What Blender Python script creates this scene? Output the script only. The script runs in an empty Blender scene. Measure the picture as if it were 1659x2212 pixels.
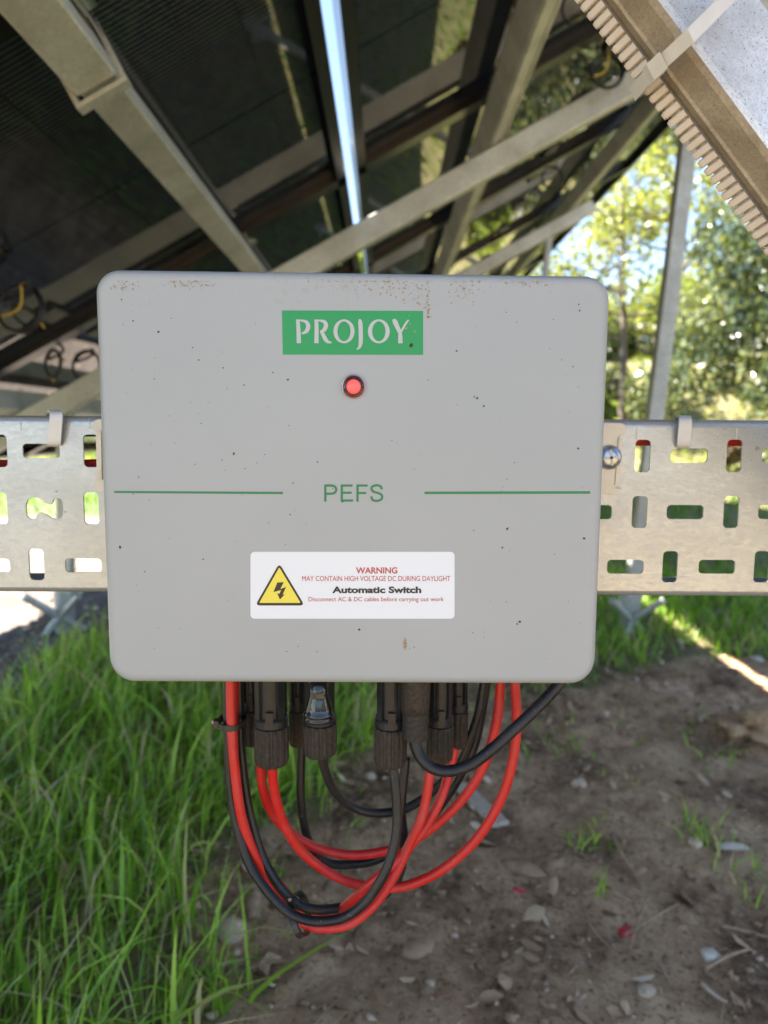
import bpy, bmesh, math, random
import numpy as np
from mathutils import Vector, Matrix, noise

random.seed(7)
rng = np.random.default_rng(11)
SC = bpy.context.scene
COL = SC.collection
R = math.radians

# ------------------------------------------------------------------ camera, light, exposure
F_PX = 1534.0            # focal length in the 1659 x 2212 measuring frame
CAM_H = 0.66
cam_d = bpy.data.cameras.new("camera")
cam = bpy.data.objects.new("camera", cam_d)
COL.objects.link(cam)
CAM_ROT = Matrix.Rotation(R(90 - 6.6), 3, 'X') @ Matrix.Rotation(R(0.35), 3, 'Z')
CAM_POS = Vector((0, 0, CAM_H))
cam.matrix_world = Matrix.Translation(CAM_POS) @ CAM_ROT.to_4x4()
cam_d.sensor_fit = 'HORIZONTAL'
cam_d.sensor_width = 25.96
cam_d.lens = F_PX / 1659.0 * 25.96
cam_d.clip_start = 0.01
cam_d.clip_end = 600
cam_d.dof.use_dof = True
cam_d.dof.focus_distance = 0.335
cam_d.dof.aperture_fstop = cam_d.lens / 2.7
SC.camera = cam

SUN_DIR = Vector((-0.80, 0.12, 1.0)).normalized()      # towards the sun
sun_el = math.asin(SUN_DIR.z)
world = bpy.data.worlds.new("World")
SC.world = world
world.use_nodes = True
wn = world.node_tree
wn.nodes.clear()
sky = wn.nodes.new('ShaderNodeTexSky')
sky.sky_type = 'NISHITA'
sky.sun_disc = False
sky.sun_elevation = sun_el
sky.sun_rotation = math.atan2(SUN_DIR.x, SUN_DIR.y)
sky.air_density = 0.9
sky.dust_density = 0.0
sky.altitude = 1500
bg = wn.nodes.new('ShaderNodeBackground')
bg.inputs['Strength'].default_value = 0.075
wo = wn.nodes.new('ShaderNodeOutputWorld')
hz = wn.nodes.new('ShaderNodeHueSaturation')      # sky desaturated so its fill in the shade is less blue
hz.inputs['Saturation'].default_value = 0.92
wn.links.new(sky.outputs[0], hz.inputs['Color'])
wn.links.new(hz.outputs[0], bg.inputs[0])
wn.links.new(bg.outputs[0], wo.inputs[0])
sd = bpy.data.lights.new("sun", 'SUN')
sd.energy = 5.0
sd.angle = R(0.5)
sd.color = (1.0, 0.95, 0.87)
sun = bpy.data.objects.new("sun", sd)
sun.rotation_euler = (-SUN_DIR).to_track_quat('-Z', 'Y').to_euler()
COL.objects.link(sun)
SC.view_settings.view_transform = 'Standard'
SC.view_settings.look = 'None'
SC.view_settings.exposure = 2.85
SC.view_settings.gamma = 1.0
SC.view_settings.use_curve_mapping = False
SC.cycles.max_bounces = 8
SC.cycles.diffuse_bounces = 4
SC.cycles.glossy_bounces = 4
SC.cycles.transparent_max_bounces = 8
SC.cycles.sample_clamp_indirect = 8.0
SC.cycles.use_denoising = True

def W(px, py, Y):
    """the point at depth Y (vertical plane) seen at a measured place of the photograph"""
    d = CAM_ROT @ Vector(((px - 829.5) / F_PX, -(py - 1106) / F_PX, -1.0))
    return CAM_POS + d * (Y / d.y)

def G(px, py, z=0.0):
    d = CAM_ROT @ Vector(((px - 829.5) / F_PX, -(py - 1106) / F_PX, -1.0))
    return CAM_POS + d * ((z - CAM_H) / d.z)

# ------------------------------------------------------------------ helpers
def mesh_obj(name, verts, faces, mat, parent=None, smooth=False, label=None, cat=None, group=None, kind=None):
    me = bpy.data.meshes.new(name)
    me.from_pydata([tuple(v) for v in verts], [], faces)
    me.update()
    if smooth:
        me.polygons.foreach_set('use_smooth', [True] * len(me.polygons))
    if mat:
        me.materials.append(mat)
    return link(name, me, parent, label, cat, group, kind)

def link(name, me, parent=None, label=None, cat=None, group=None, kind=None):
    o = bpy.data.objects.new(name, me)
    COL.objects.link(o)
    if parent:
        o.parent = parent
        o.matrix_parent_inverse = Matrix.Translation(parent.location).inverted()
    return tag(o, label, cat, group, kind)

def tag(o, label=None, cat=None, group=None, kind=None):
    if label: o['label'] = label
    if cat: o['category'] = cat
    if group: o['group'] = group
    if kind: o['kind'] = kind
    return o

def thing(name, loc, label, cat, group=None):
    o = bpy.data.objects.new(name, None)
    o.location = loc
    o.empty_display_size = 0.02
    COL.objects.link(o)
    return tag(o, label, cat, group)

class MB:
    def __init__(s): s.v = []; s.f = []
    def add(s, v, f):
        b = len(s.v); s.v += [tuple(p) for p in v]; s.f += [tuple(i + b for i in q) for q in f]
        return s
    def box(s, c, a, b, n, ha, hb, hn):
        c = Vector(c); a = Vector(a).normalized(); b = Vector(b).normalized(); n = Vector(n).normalized()
        vs = [c + a * (ha * i) + b * (hb * j) + n * (hn * k) for i in (-1, 1) for j in (-1, 1) for k in (-1, 1)]
        return s.add(vs, [(0, 1, 3, 2), (4, 6, 7, 5), (0, 4, 5, 1), (2, 3, 7, 6), (0, 2, 6, 4), (1, 5, 7, 3)])
    def cbox(s, c, a, b, n, ha, hb, hn, ch):
        """box along a with chamfered long edges"""
        c = Vector(c); a = Vector(a).normalized(); b = Vector(b).normalized(); n = Vector(n).normalized()
        k = ch * 0.3
        prof = []
        for sx, sy in ((1, 1), (-1, 1), (-1, -1), (1, -1)):
            pts = [(sx * hb, sy * (hn - ch)), (sx * (hb - k), sy * (hn - k)), (sx * (hb - ch), sy * hn)]
            if sx * sy < 0: pts.reverse()
            prof += pts
        return s.sweep([c - a * ha, c + a * ha], prof, b, n)
    def sweep(s, path, prof, b, n, caps=True, closed=True):
        m = len(prof); vs = []; fs = []
        for p in path:
            vs += [Vector(p) + Vector(b) * x + Vector(n) * y for x, y in prof]
        for i in range(len(path) - 1):
            for j in range(m if closed else m - 1):
                k = (j + 1) % m
                fs.append((i * m + j, i * m + k, (i + 1) * m + k, (i + 1) * m + j))
        if caps and closed:
            fs.append(tuple(range(m))[::-1]); fs.append(tuple((len(path) - 1) * m + j for j in range(m)))
        return s.add(vs, fs)
    def tube(s, pts, r, n=10, caps=True):
        pts = [Vector(p) for p in pts]
        rs = r if hasattr(r, '__len__') else [r] * len(pts)
        T = []
        for i in range(len(pts)):
            a = pts[max(i - 1, 0)]; b = pts[min(i + 1, len(pts) - 1)]
            T.append((b - a).normalized())
        up = Vector((0, 0, 1)) if abs(T[0].z) < 0.9 else Vector((0, 1, 0))
        x = T[0].cross(up).normalized(); vs = []; fs = []
        for i, p in enumerate(pts):
            x = (x - T[i] * x.dot(T[i])).normalized(); y = T[i].cross(x)
            for k in range(n):
                a = 2 * math.pi * k / n
                vs.append(p + (x * math.cos(a) + y * math.sin(a)) * rs[i])
        for i in range(len(pts) - 1):
            for k in range(n):
                q = (k + 1) % n
                fs.append((i * n + k, i * n + q, (i + 1) * n + q, (i + 1) * n + k))
        if caps:
            fs.append(tuple(range(n))[::-1]); fs.append(tuple((len(pts) - 1) * n + k for k in range(n)))
        return s.add(vs, fs)
    def lathe(s, c, prof, n=24, axis='Z', flute=0, fd=0.0, frange=(0, 0)):
        """prof: list of (radius, height); flutes on the rings between frange indices"""
        c = Vector(c); vs = []; fs = []
        for i, (r, h) in enumerate(prof):
            for k in range(n):
                a = 2 * math.pi * k / n
                rr = r
                if flute and frange[0] <= i <= frange[1]:
                    rr = r - fd * (1 if (k * flute // n) % 2 == 0 and ((k * flute * 4 // n) % 4 in (0, 1, 2, 3)) and (math.sin(flute * a / 1.0) < -0.35) else 0)
                if axis == 'Z': vs.append(c + Vector((rr * math.cos(a), rr * math.sin(a), h)))
                else: vs.append(c + Vector((rr * math.cos(a), -h, rr * math.sin(a))))
        m = len(prof)
        for i in range(m - 1):
            for k in range(n):
                q = (k + 1) % n
                fs.append((i * n + k, i * n + q, (i + 1) * n + q, (i + 1) * n + k))
        fs.append(tuple(range(n))[::-1]); fs.append(tuple((m - 1) * n + k for k in range(n)))
        return s.add(vs, fs)
    def build(s, name, mat, parent=None, **kw):
        o = mesh_obj(name, s.v, s.f, mat, parent, **kw)
        bm = bmesh.new(); bm.from_mesh(o.data)
        bmesh.ops.recalc_face_normals(bm, faces=bm.faces)
        bm.to_mesh(o.data); bm.free()
        return o

def spline(pts, k=8):
    pts = [Vector(p) for p in pts]
    out = []
    for i in range(len(pts) - 1):
        p0 = pts[max(i - 1, 0)]; p1 = pts[i]; p2 = pts[i + 1]; p3 = pts[min(i + 2, len(pts) - 1)]
        for j in range(k):
            t = j / k
            out.append(0.5 * ((2 * p1) + (p2 - p0) * t + (2 * p0 - 5 * p1 + 4 * p2 - p3) * t * t + (3 * p1 - p0 - 3 * p2 + p3) * t ** 3))
    out.append(pts[-1])
    return out

# ------------------------------------------------------------------ materials
def new_mat(name):
    m = bpy.data.materials.new(name); m.use_nodes = True
    nt = m.node_tree
    return m, nt, nt.nodes['Principled BSDF']

def coords(nt, scale=(1, 1, 1), world_space=True):
    mp = nt.nodes.new('ShaderNodeMapping')
    mp.inputs['Scale'].default_value = scale
    if world_space:
        g = nt.nodes.new('ShaderNodeNewGeometry'); nt.links.new(g.outputs['Position'], mp.inputs[0])
    else:
        g = nt.nodes.new('ShaderNodeTexCoord'); nt.links.new(g.outputs['Object'], mp.inputs[0])
    return mp.outputs[0]

def nz(nt, vec, scale, detail=6, rough=0.6, dist=0.0):
    n = nt.nodes.new('ShaderNodeTexNoise')
    n.inputs['Scale'].default_value = scale; n.inputs['Detail'].default_value = detail
    n.inputs['Roughness'].default_value = rough; n.inputs['Distortion'].default_value = dist
    nt.links.new(vec, n.inputs['Vector'])
    return n.outputs['Fac']

def ramp(nt, fac, stops):
    r = nt.nodes.new('ShaderNodeValToRGB')
    el = r.color_ramp.elements
    while len(el) < len(stops): el.new(0.5)
    for e, (p, c) in zip(el, stops):
        e.position = p
        e.color = (c, c, c, 1) if not hasattr(c, '__len__') else (*c, 1)
    nt.links.new(fac, r.inputs[0])
    return r.outputs[0]

def mix(nt, fac, a, b, mode='MIX'):
    m = nt.nodes.new('ShaderNodeMix'); m.data_type = 'RGBA'; m.blend_type = mode
    for sock, v in ((m.inputs[0], fac), (m.inputs[6], a), (m.inputs[7], b)):
        if hasattr(v, 'is_output') or isinstance(v, bpy.types.NodeSocket): nt.links.new(v, sock)
        elif hasattr(v, '__len__'): sock.default_value = (*v, 1)
        else: sock.default_value = v
    return m.outputs[2]

def bump(nt, bsdf, h, strength=0.3, dist=0.001):
    b = nt.nodes.new('ShaderNodeBump')
    b.inputs['Strength'].default_value = strength; b.inputs['Distance'].default_value = dist
    nt.links.new(h, b.inputs['Height']); nt.links.new(b.outputs[0], bsdf.inputs['Normal'])

def simple(name, col, rough=0.5, metal=0.0, var=0.12, vscale=60, bmp=0.0, bscale=400, spec=0.5):
    m, nt, b = new_mat(name)
    v = coords(nt)
    n = nz(nt, v, vscale)
    lo = [c * (1 - var) for c in col]; hi = [min(1, c * (1 + var)) for c in col]
    nt.links.new(ramp(nt, n, [(0.3, lo), (0.7, hi)]), b.inputs['Base Color'])
    b.inputs['Roughness'].default_value = rough; b.inputs['Metallic'].default_value = metal
    b.inputs['Specular IOR Level'].default_value = spec
    if bmp: bump(nt, b, nz(nt, v, bscale), bmp, 0.0005)
    return m

def galv(name, col, dark, scale=40, rough=0.45, metal=0.75, grit=0.0, stretch=(1, 1, 1)):
    m, nt, b = new_mat(name)
    v = coords(nt, stretch)
    big = nz(nt, v, scale * 0.25, 4, 0.55, 0.4)
    fine = nz(nt, v, scale * 4, 8, 0.7)
    c = ramp(nt, big, [(0.30, dark), (0.62, col)])
    c = mix(nt, ramp(nt, fine, [(0.35, 0.0), (0.75, 0.55)]), c, [x * 0.72 for x in dark])
    if grit:
        g = nz(nt, v, scale * 14, 3, 0.6)
        c = mix(nt, ramp(nt, g, [(0.60, 0.0), (0.66, grit)]), c, (0.05, 0.04, 0.03))
    nt.links.new(c, b.inputs['Base Color'])
    b.inputs['Metallic'].default_value = metal
    nt.links.new(ramp(nt, fine, [(0.3, rough - 0.07), (0.7, rough + 0.15)]), b.inputs['Roughness'])
    bump(nt, b, fine, 0.25, 0.0006)
    return m

M = {}
M['beam'] = galv('galvanised beam', (0.66, 0.66, 0.59), (0.42, 0.41, 0.35), 30, 0.5, 0.55, 0.25)
M['post'] = galv('galvanised post', (0.52, 0.53, 0.48), (0.38, 0.38, 0.34), 20, 0.5, 0.5)
M['brace'] = galv('zinc brace', (0.80, 0.80, 0.80), (0.50, 0.49, 0.47), 90, 0.5, 0.35, 0.85)
M['tray'] = galv('zinc tray', (0.51, 0.52, 0.52), (0.43, 0.435, 0.43), 60, 0.30, 0.55, 0.10, (1, 1, 2))
M['tab'] = simple('beige mounting plate', (0.60, 0.54, 0.44), 0.45, 0.2, 0.08, 80)
M['chrome'] = simple('bright steel', (0.55, 0.56, 0.58), 0.25, 1.0, 0.1, 300)
M['screw'] = simple('zinc screw', (0.42, 0.45, 0.50), 0.3, 0.9, 0.15, 500)
M['frame'] = simple('black anodised frame', (0.040, 0.036, 0.036), 0.22, 0.7, 0.25, 30)
M['blackp'] = simple('black connector plastic', (0.016, 0.0155, 0.017), 0.36, 0, 0.3, 200, 0.2, 1500, 0.3)
M['nut'] = simple('dusty connector nut', (0.036, 0.028, 0.021), 0.6, 0, 0.5, 500, 0.4, 2500, 0.25)
M['cap'] = simple('glossy black cap', (0.012, 0.012, 0.014), 0.08, 0, 0.1, 50)
M['tie'] = simple('translucent nylon tie', (0.62, 0.61, 0.60), 0.35, 0, 0.06, 60)
M['tie2'] = simple('dusty nylon tie', (0.56, 0.53, 0.48), 0.4, 0, 0.1, 60)
M['tieb'] = simple('black nylon tie', (0.02, 0.018, 0.015), 0.45, 0, 0.1, 60)
M['trim'] = simple('beige plastic edge trim', (0.50, 0.43, 0.36), 0.4, 0, 0.08, 100)
M['green'] = simple('printed green', (0.012, 0.26, 0.07), 0.42, 0, 0.03, 20)
M['green2'] = simple('printed dark green', (0.014, 0.17, 0.055), 0.42, 0, 0.03, 20)
M['red_ink'] = simple('red ink', (0.42, 0.035, 0.03), 0.4, 0, 0.03, 20)
M['black_ink'] = simple('black ink', (0.012, 0.012, 0.014), 0.4, 0, 0.05, 20)
M['yellow'] = simple('yellow ink', (0.72, 0.60, 0.07), 0.4, 0, 0.03, 20)
M['sticker'] = simple('white sticker', (0.66, 0.68, 0.72), 0.3, 0, 0.01, 20)
M['ytie'] = simple('yellow tie', (0.55, 0.36, 0.03), 0.4, 0, 0.05, 20)
M['speck'] = simple('dark dirt', (0.05, 0.035, 0.02), 0.8, 0, 0.3, 400)
M['rust'] = simple('rusty dirt', (0.36, 0.26, 0.155), 0.8, 0, 0.3, 900)
M['stone'] = simple('pale stone', (0.56, 0.42, 0.29), 0.9, 0, 0.35, 60, 0.5, 300)
M['stoned'] = simple('brown stone', (0.36, 0.23, 0.13), 0.9, 0, 0.35, 60, 0.5, 300)
M['white'] = simple('white chip', (0.60, 0.53, 0.42), 0.7, 0, 0.15, 60, 0.3, 300)
M['dry'] = simple('dry leaf', (0.42, 0.27, 0.17), 0.8, 0, 0.3, 120, 0.3, 400)
M['twig'] = simple('dry twig', (0.42, 0.28, 0.17), 0.85, 0, 0.3, 120, 0.3, 400)
M['redp'] = simple('red plastic scrap', (0.55, 0.035, 0.05), 0.35, 0, 0.15, 60)
M['bark'] = simple('bark', (0.12, 0.095, 0.07), 0.9, 0, 0.4, 10, 0.6, 30)
M['back'] = simple('dark cavity', (0.01, 0.01, 0.01), 0.8)

def cable_mat(name, col, dust, dcol, rough):
    m, nt, b = new_mat(name)
    v = coords(nt)
    n = nz(nt, v, 55, 7, 0.65)
    f = nz(nt, v, 700, 4, 0.6)
    c = mix(nt, ramp(nt, n, [(0.42, 0.0), (0.72, dust)]), col, dcol)
    c = mix(nt, ramp(nt, f, [(0.66, 0.0), (0.72, 0.5)]), c, (0.35, 0.28, 0.2))
    nt.links.new(c, b.inputs['Base Color'])
    nt.links.new(ramp(nt, n, [(0.3, rough), (0.7, rough + 0.2)]), b.inputs['Roughness'])
    b.inputs['Specular IOR Level'].default_value = 0.35
    bump(nt, b, f, 0.12, 0.0003)
    return m
M['red'] = cable_mat('red cable', (0.50, 0.016, 0.012), 0.35, (0.50, 0.10, 0.09), 0.30)
M['blk'] = cable_mat('black cable', (0.010, 0.010, 0.012), 0.5, (0.045, 0.04, 0.036), 0.27)

def lid_mat():
    m, nt, b = new_mat('grey box plastic')
    v = coords(nt)
    base = ramp(nt, nz(nt, v, 9, 4, 0.5), [(0.35, (0.318, 0.330, 0.335)), (0.65, (0.333, 0.345, 0.350))])
    # brown dirt that has washed down from the top edge
    sep = nt.nodes.new('ShaderNodeSeparateXYZ'); nt.links.new(v, sep.inputs[0])
    mr = nt.nodes.new('ShaderNodeMapRange')
    mr.inputs['From Min'].default_value = CAM_H + 0.050; mr.inputs['From Max'].default_value = CAM_H + 0.071
    nt.links.new(sep.outputs['Z'], mr.inputs[0])
    st = ramp(nt, nz(nt, coords(nt, (1, 1, 0.6)), 420, 6, 0.72), [(0.57, 0.0), (0.66, 0.8)])
    patch = ramp(nt, nz(nt, v, 28, 3, 0.5), [(0.48, 0.0), (0.62, 1.0)])
    mm = nt.nodes.new('ShaderNodeMath'); mm.operation = 'MULTIPLY'
    nt.links.new(mr.outputs[0], mm.inputs[0]); nt.links.new(patch, mm.inputs[1])
    m2 = nt.nodes.new('ShaderNodeMath'); m2.operation = 'MULTIPLY'
    nt.links.new(mm.outputs[0], m2.inputs[0]); nt.links.new(st, m2.inputs[1])
    c = mix(nt, m2.outputs[0], base, (0.27, 0.18, 0.10))
    sp = ramp(nt, nz(nt, v, 900, 2, 0.5), [(0.725, 0.0), (0.76, 0.5)])
    c = mix(nt, sp, c, (0.25, 0.22, 0.19))
    nt.links.new(c, b.inputs['Base Color'])
    b.inputs['Roughness'].default_value = 0.42
    bump(nt, b, nz(nt, v, 2200, 3, 0.6), 0.06, 0.0002)
    return m
M['lid'] = lid_mat()

def panel_mat():
    m, nt, b = new_mat('bifacial solar glass')
    tc = nt.nodes.new('ShaderNodeTexCoord')
    sep = nt.nodes.new('ShaderNodeSeparateXYZ'); nt.links.new(tc.outputs['Object'], sep.inputs[0])
    def math_(op, a, b_=None):
        n = nt.nodes.new('ShaderNodeMath'); n.operation = op
        for i, q in enumerate((a, b_)):
            if q is None: continue
            if isinstance(q, (int, float)): n.inputs[i].default_value = q
            else: nt.links.new(q, n.inputs[i])
        return n.outputs[0]
    def line(co, period, width, off=0.0):
        f = math_('FRACT', math_('DIVIDE', math_('ADD', co, off + 10 * period), period))
        return math_('LESS_THAN', f, width / period)
    x, y = sep.outputs['X'], sep.outputs['Y']
    bus = math_('MULTIPLY', line(y, 0.0115, 0.0011), line(x, 0.0045, 0.0026))
    cellx = line(x, 0.0935, 0.0022); celly = line(y, 0.187, 0.0025)
    c = mix(nt, bus, (0.008, 0.010, 0.018), (0.30, 0.31, 0.32))
    c = mix(nt, math_('MAXIMUM', cellx, celly), c, (0.003, 0.003, 0.004))
    d = nz(nt, tc.outputs['Object'], 6, 8, 0.7)
    c = mix(nt, ramp(nt, d, [(0.5, 0.0), (0.85, 0.25)]), c, (0.05, 0.045, 0.04))
    nt.links.new(c, b.inputs['Base Color'])
    b.inputs['Roughness'].default_value = 0.05
    b.inputs['IOR'].default_value = 1.52
    nt.links.new(ramp(nt, d, [(0.45, 0.012), (0.85, 0.10)]), b.inputs['Roughness'])
    return m
M['glass'] = panel_mat()

def leaf_mat(name, stops, trans=0.35, rough=0.4, spec=0.5):
    m, nt, b = new_mat(name)
    at = nt.nodes.new('ShaderNodeAttribute'); at.attribute_name = 'rnd'
    c = ramp(nt, at.outputs['Fac'], stops)
    nt.links.new(c, b.inputs['Base Color'])
    b.inputs['Roughness'].default_value = rough
    b.inputs['Specular IOR Level'].default_value = spec
    tr = nt.nodes.new('ShaderNodeBsdfTranslucent')
    c2 = mix(nt, 1.0, c, (1.5, 1.5, 0.7), 'MULTIPLY')
    nt.links.new(c2, tr.inputs[0])
    mx = nt.nodes.new('ShaderNodeMixShader'); mx.inputs[0].default_value = trans
    out = nt.nodes['Material Output']
    nt.links.new(b.outputs[0], mx.inputs[1]); nt.links.new(tr.outputs[0], mx.inputs[2])
    nt.links.new(mx.outputs[0], out.inputs[0])
    return m
M['grass'] = leaf_mat('grass blades', [(0.0, (0.10, 0.20, 0.02)), (0.38, (0.22, 0.42, 0.035)), (0.70, (0.42, 0.62, 0.07)), (0.84, (0.46, 0.50, 0.16)), (0.92, (0.55, 0.45, 0.27)), (1.0, (0.50, 0.38, 0.24))], 0.35, 0.45)
M['lawn'] = leaf_mat('sunlit lawn grass', [(0.0, (0.07, 0.17, 0.012)), (0.6, (0.12, 0.27, 0.02)), (1.0, (0.22, 0.33, 0.04))], 0.35, 0.5)
M['ivy'] = leaf_mat('ivy leaves', [(0.0, (0.025, 0.04, 0.018)), (0.3, (0.06, 0.085, 0.035)), (0.55, (0.13, 0.15, 0.06)), (0.75, (0.22, 0.24, 0.07)), (0.88, (0.27, 0.26, 0.17)), (1.0, (0.50, 0.49, 0.45))], 0.18, 0.16, 1.0)
M['olive'] = leaf_mat('yellow green spring leaves', [(0.0, (0.10, 0.12, 0.03)), (0.5, (0.22, 0.24, 0.06)), (1.0, (0.38, 0.36, 0.13))], 0.4, 0.4)
M['bush'] = leaf_mat('lime bush leaves', [(0.0, (0.12, 0.18, 0.03)), (0.5, (0.24, 0.30, 0.05)), (1.0, (0.38, 0.36, 0.10))], 0.4, 0.4)
M['brownleaf'] = leaf_mat('bramble leaves', [(0.0, (0.07, 0.05, 0.025)), (0.5, (0.15, 0.10, 0.05)), (0.85, (0.22, 0.17, 0.09)), (1.0, (0.08, 0.14, 0.03))], 0.2, 0.5)

def ground_mat():
    m, nt, b = new_mat('soil')
    v = coords(nt)
    a1 = nt.nodes.new('ShaderNodeAttribute'); a1.attribute_name = 'pale'
    a2 = nt.nodes.new('ShaderNodeAttribute'); a2.attribute_name = 'turf'
    big = nz(nt, v, 4.5, 8, 0.65, 0.3)
    fine = nz(nt, v, 60, 8, 0.72)
    c = ramp(nt, big, [(0.38, (0.16, 0.085, 0.040)), (0.5, (0.42, 0.255, 0.130)), (0.60, (0.62, 0.41, 0.235))])
    c = mix(nt, ramp(nt, fine, [(0.45, 0.0), (0.68, 0.7)]), c, (0.60, 0.42, 0.26))
    c = mix(nt, ramp(nt, nz(nt, v, 150, 5, 0.6), [(0.34, 0.75), (0.46, 0.0)]), c, (0.07, 0.04, 0.02))
    pale = ramp(nt, nz(nt, v, 14, 8, 0.7), [(0.3, (0.10, 0.078, 0.062)), (0.7, (0.21, 0.172, 0.145))])
    c = mix(nt, a1.outputs['Fac'], c, pale)
    turf = ramp(nt, nz(nt, v, 12, 6, 0.7), [(0.3, (0.05, 0.055, 0.018)), (0.7, (0.12, 0.16, 0.035))])
    c = mix(nt, a2.outputs['Fac'], c, turf)
    nt.links.new(c, b.inputs['Base Color'])
    b.inputs['Roughness'].default_value = 0.92
    bump(nt, b, nz(nt, v, 70, 8, 0.75), 0.75, 0.008)
    return m
M['ground'] = ground_mat()

# ------------------------------------------------------------------ ground
def sstep(a, b, x):
    t = min(1, max(0, (x - a) / (b - a))); return t * t * (3 - 2 * t)
def lerp_tab(t, tab):
    if t <= tab[0][0]: return tab[0][1]
    for (a, va), (b, vb) in zip(tab, tab[1:]):
        if t <= b: return va + (vb - va) * (t - a) / (b - a)
    return tab[-1][1]
def hgt(x, y):
    near = 1 - sstep(6, 12, math.hypot(x, y))
    h = 0.020 * noise.noise(Vector((x * 2.2, y * 2.2, 0))) + near * (0.015 * noise.noise(Vector((x * 9, y * 9, 3))) + 0.0075 * noise.noise(Vector((x * 30, y * 30, 7))))
    if near > 0.5:
        h += 0.0035 * noise.noise(Vector((x * 90, y * 90, 1)))
    h += 0.055 * math.exp(-((x - 0.86) ** 2 + (y - 1.50) ** 2) / 0.010)          # clod on the right
    # grassy bank that rises behind the field
    h += 2.7 * sstep(11, 21, y) * sstep(-3, 4, x) + 0.5 * sstep(30, 60, y)
    return h
def turf_at(x, y):
    """0..1, where grass grows, plus an added tint behind the camera"""
    n = 0.09 * noise.noise(Vector((x * 6, y * 6, 11))) + 0.05 * noise.noise(Vector((x * 17, y * 17, 5)))
    if y < 0.25: return 0.55  # unseen ground behind the camera, tinted green to colour the bounce light
    if y < 2.05:
        edge = lerp_tab(y, [(0.3, -0.1), (0.78, -0.20), (0.95, -0.30), (1.08, -0.17), (1.38, -0.02), (1.7, 0.05), (2.05, 0.12)])
        g = sstep(-0.03, 0.05, edge - x + n)
        g *= sstep(-0.05, 0.06, x + lerp_tab(y, [(0.5, 3), (1.3, 3), (1.45, 1.2), (1.65, 0.93), (2.05, 0.93)]) + n)
        lo = lerp_tab(x, [(0.1, 1.95), (0.35, 1.72), (0.5, 1.76), (0.8, 1.95), (1.05, 2.02), (1.2, 2.2)])
        g = max(g, sstep(-0.05, 0.08, y - lo + n) if x > 0.05 else 0)
        return g
    lim = lerp_tab(y, [(2.05, -0.93), (2.3, -0.72), (3, -0.5), (5.2, -0.6), (6.2, -40)])
    return sstep(-0.08, 0.10, x - lim + n)
def pale_at(x, y):
    n = 0.12 * noise.noise(Vector((x * 3, y * 3, 2)))
    return sstep(-0.1, 0.15, (-0.86 - 0.14 * max(0, 2 - y)) - x + n)

def axis(dense0, dense1, step, far0, far1):
    a = list(np.arange(dense0, dense1, step))
    s = step; q = dense1
    while q < far1: a.append(q); s *= 1.13; q += s
    a.append(far1)
    s = step * 1.13; q = dense0 - s; b = []
    while q > far0: b.append(q); s *= 1.13; q -= s
    b.append(far0)
    return b[::-1] + a
xs = axis(-1.15, 1.25, 0.010, -250, 250)
ys = axis(0.62, 2.45, 0.010, -250, 320)
gv = [(x, y, hgt(x, y)) for y in ys for x in xs]
nx = len(xs)
gf = [(j * nx + i, j * nx + i + 1, (j + 1) * nx + i + 1, (j + 1) * nx + i) for j in range(len(ys) - 1) for i in range(nx - 1)]
ground = mesh_obj('ground', gv, gf, M['ground'], smooth=True, kind='structure')
for nm, fn in (('pale', pale_at), ('turf', turf_at)):
    a = ground.data.attributes.new(nm, 'FLOAT', 'POINT')
    a.data.foreach_set('value', [fn(x, y) * (0.75 if nm == 'turf' else 1) for x, y, z in gv])

# ------------------------------------------------------------------ solar table
SL = math.atan(0.545)
U = Vector((math.cos(SL), 0, math.sin(SL)))        # up the slope (to the right)
V = Vector((0, 1, 0))                              # along the row
N = Vector((math.sin(SL), 0, -math.cos(SL)))       # out of the underside
ORG = Vector((0, 0, CAM_H + 0.80))
def PL(X, Y, off):
    return ORG + U * (X / math.cos(SL)) + V * Y + N * off
LEN, WID, PITCH = 1.762, 1.1555, 1.156
GAPX = -0.11
half_gap = 0.017
HL = LEN / 2
ym = lambda k: 2.11 + PITCH * (k + 0.5)             # centre of column k (k=0 starts at the frame joint seen at 2.1 m)

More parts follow.
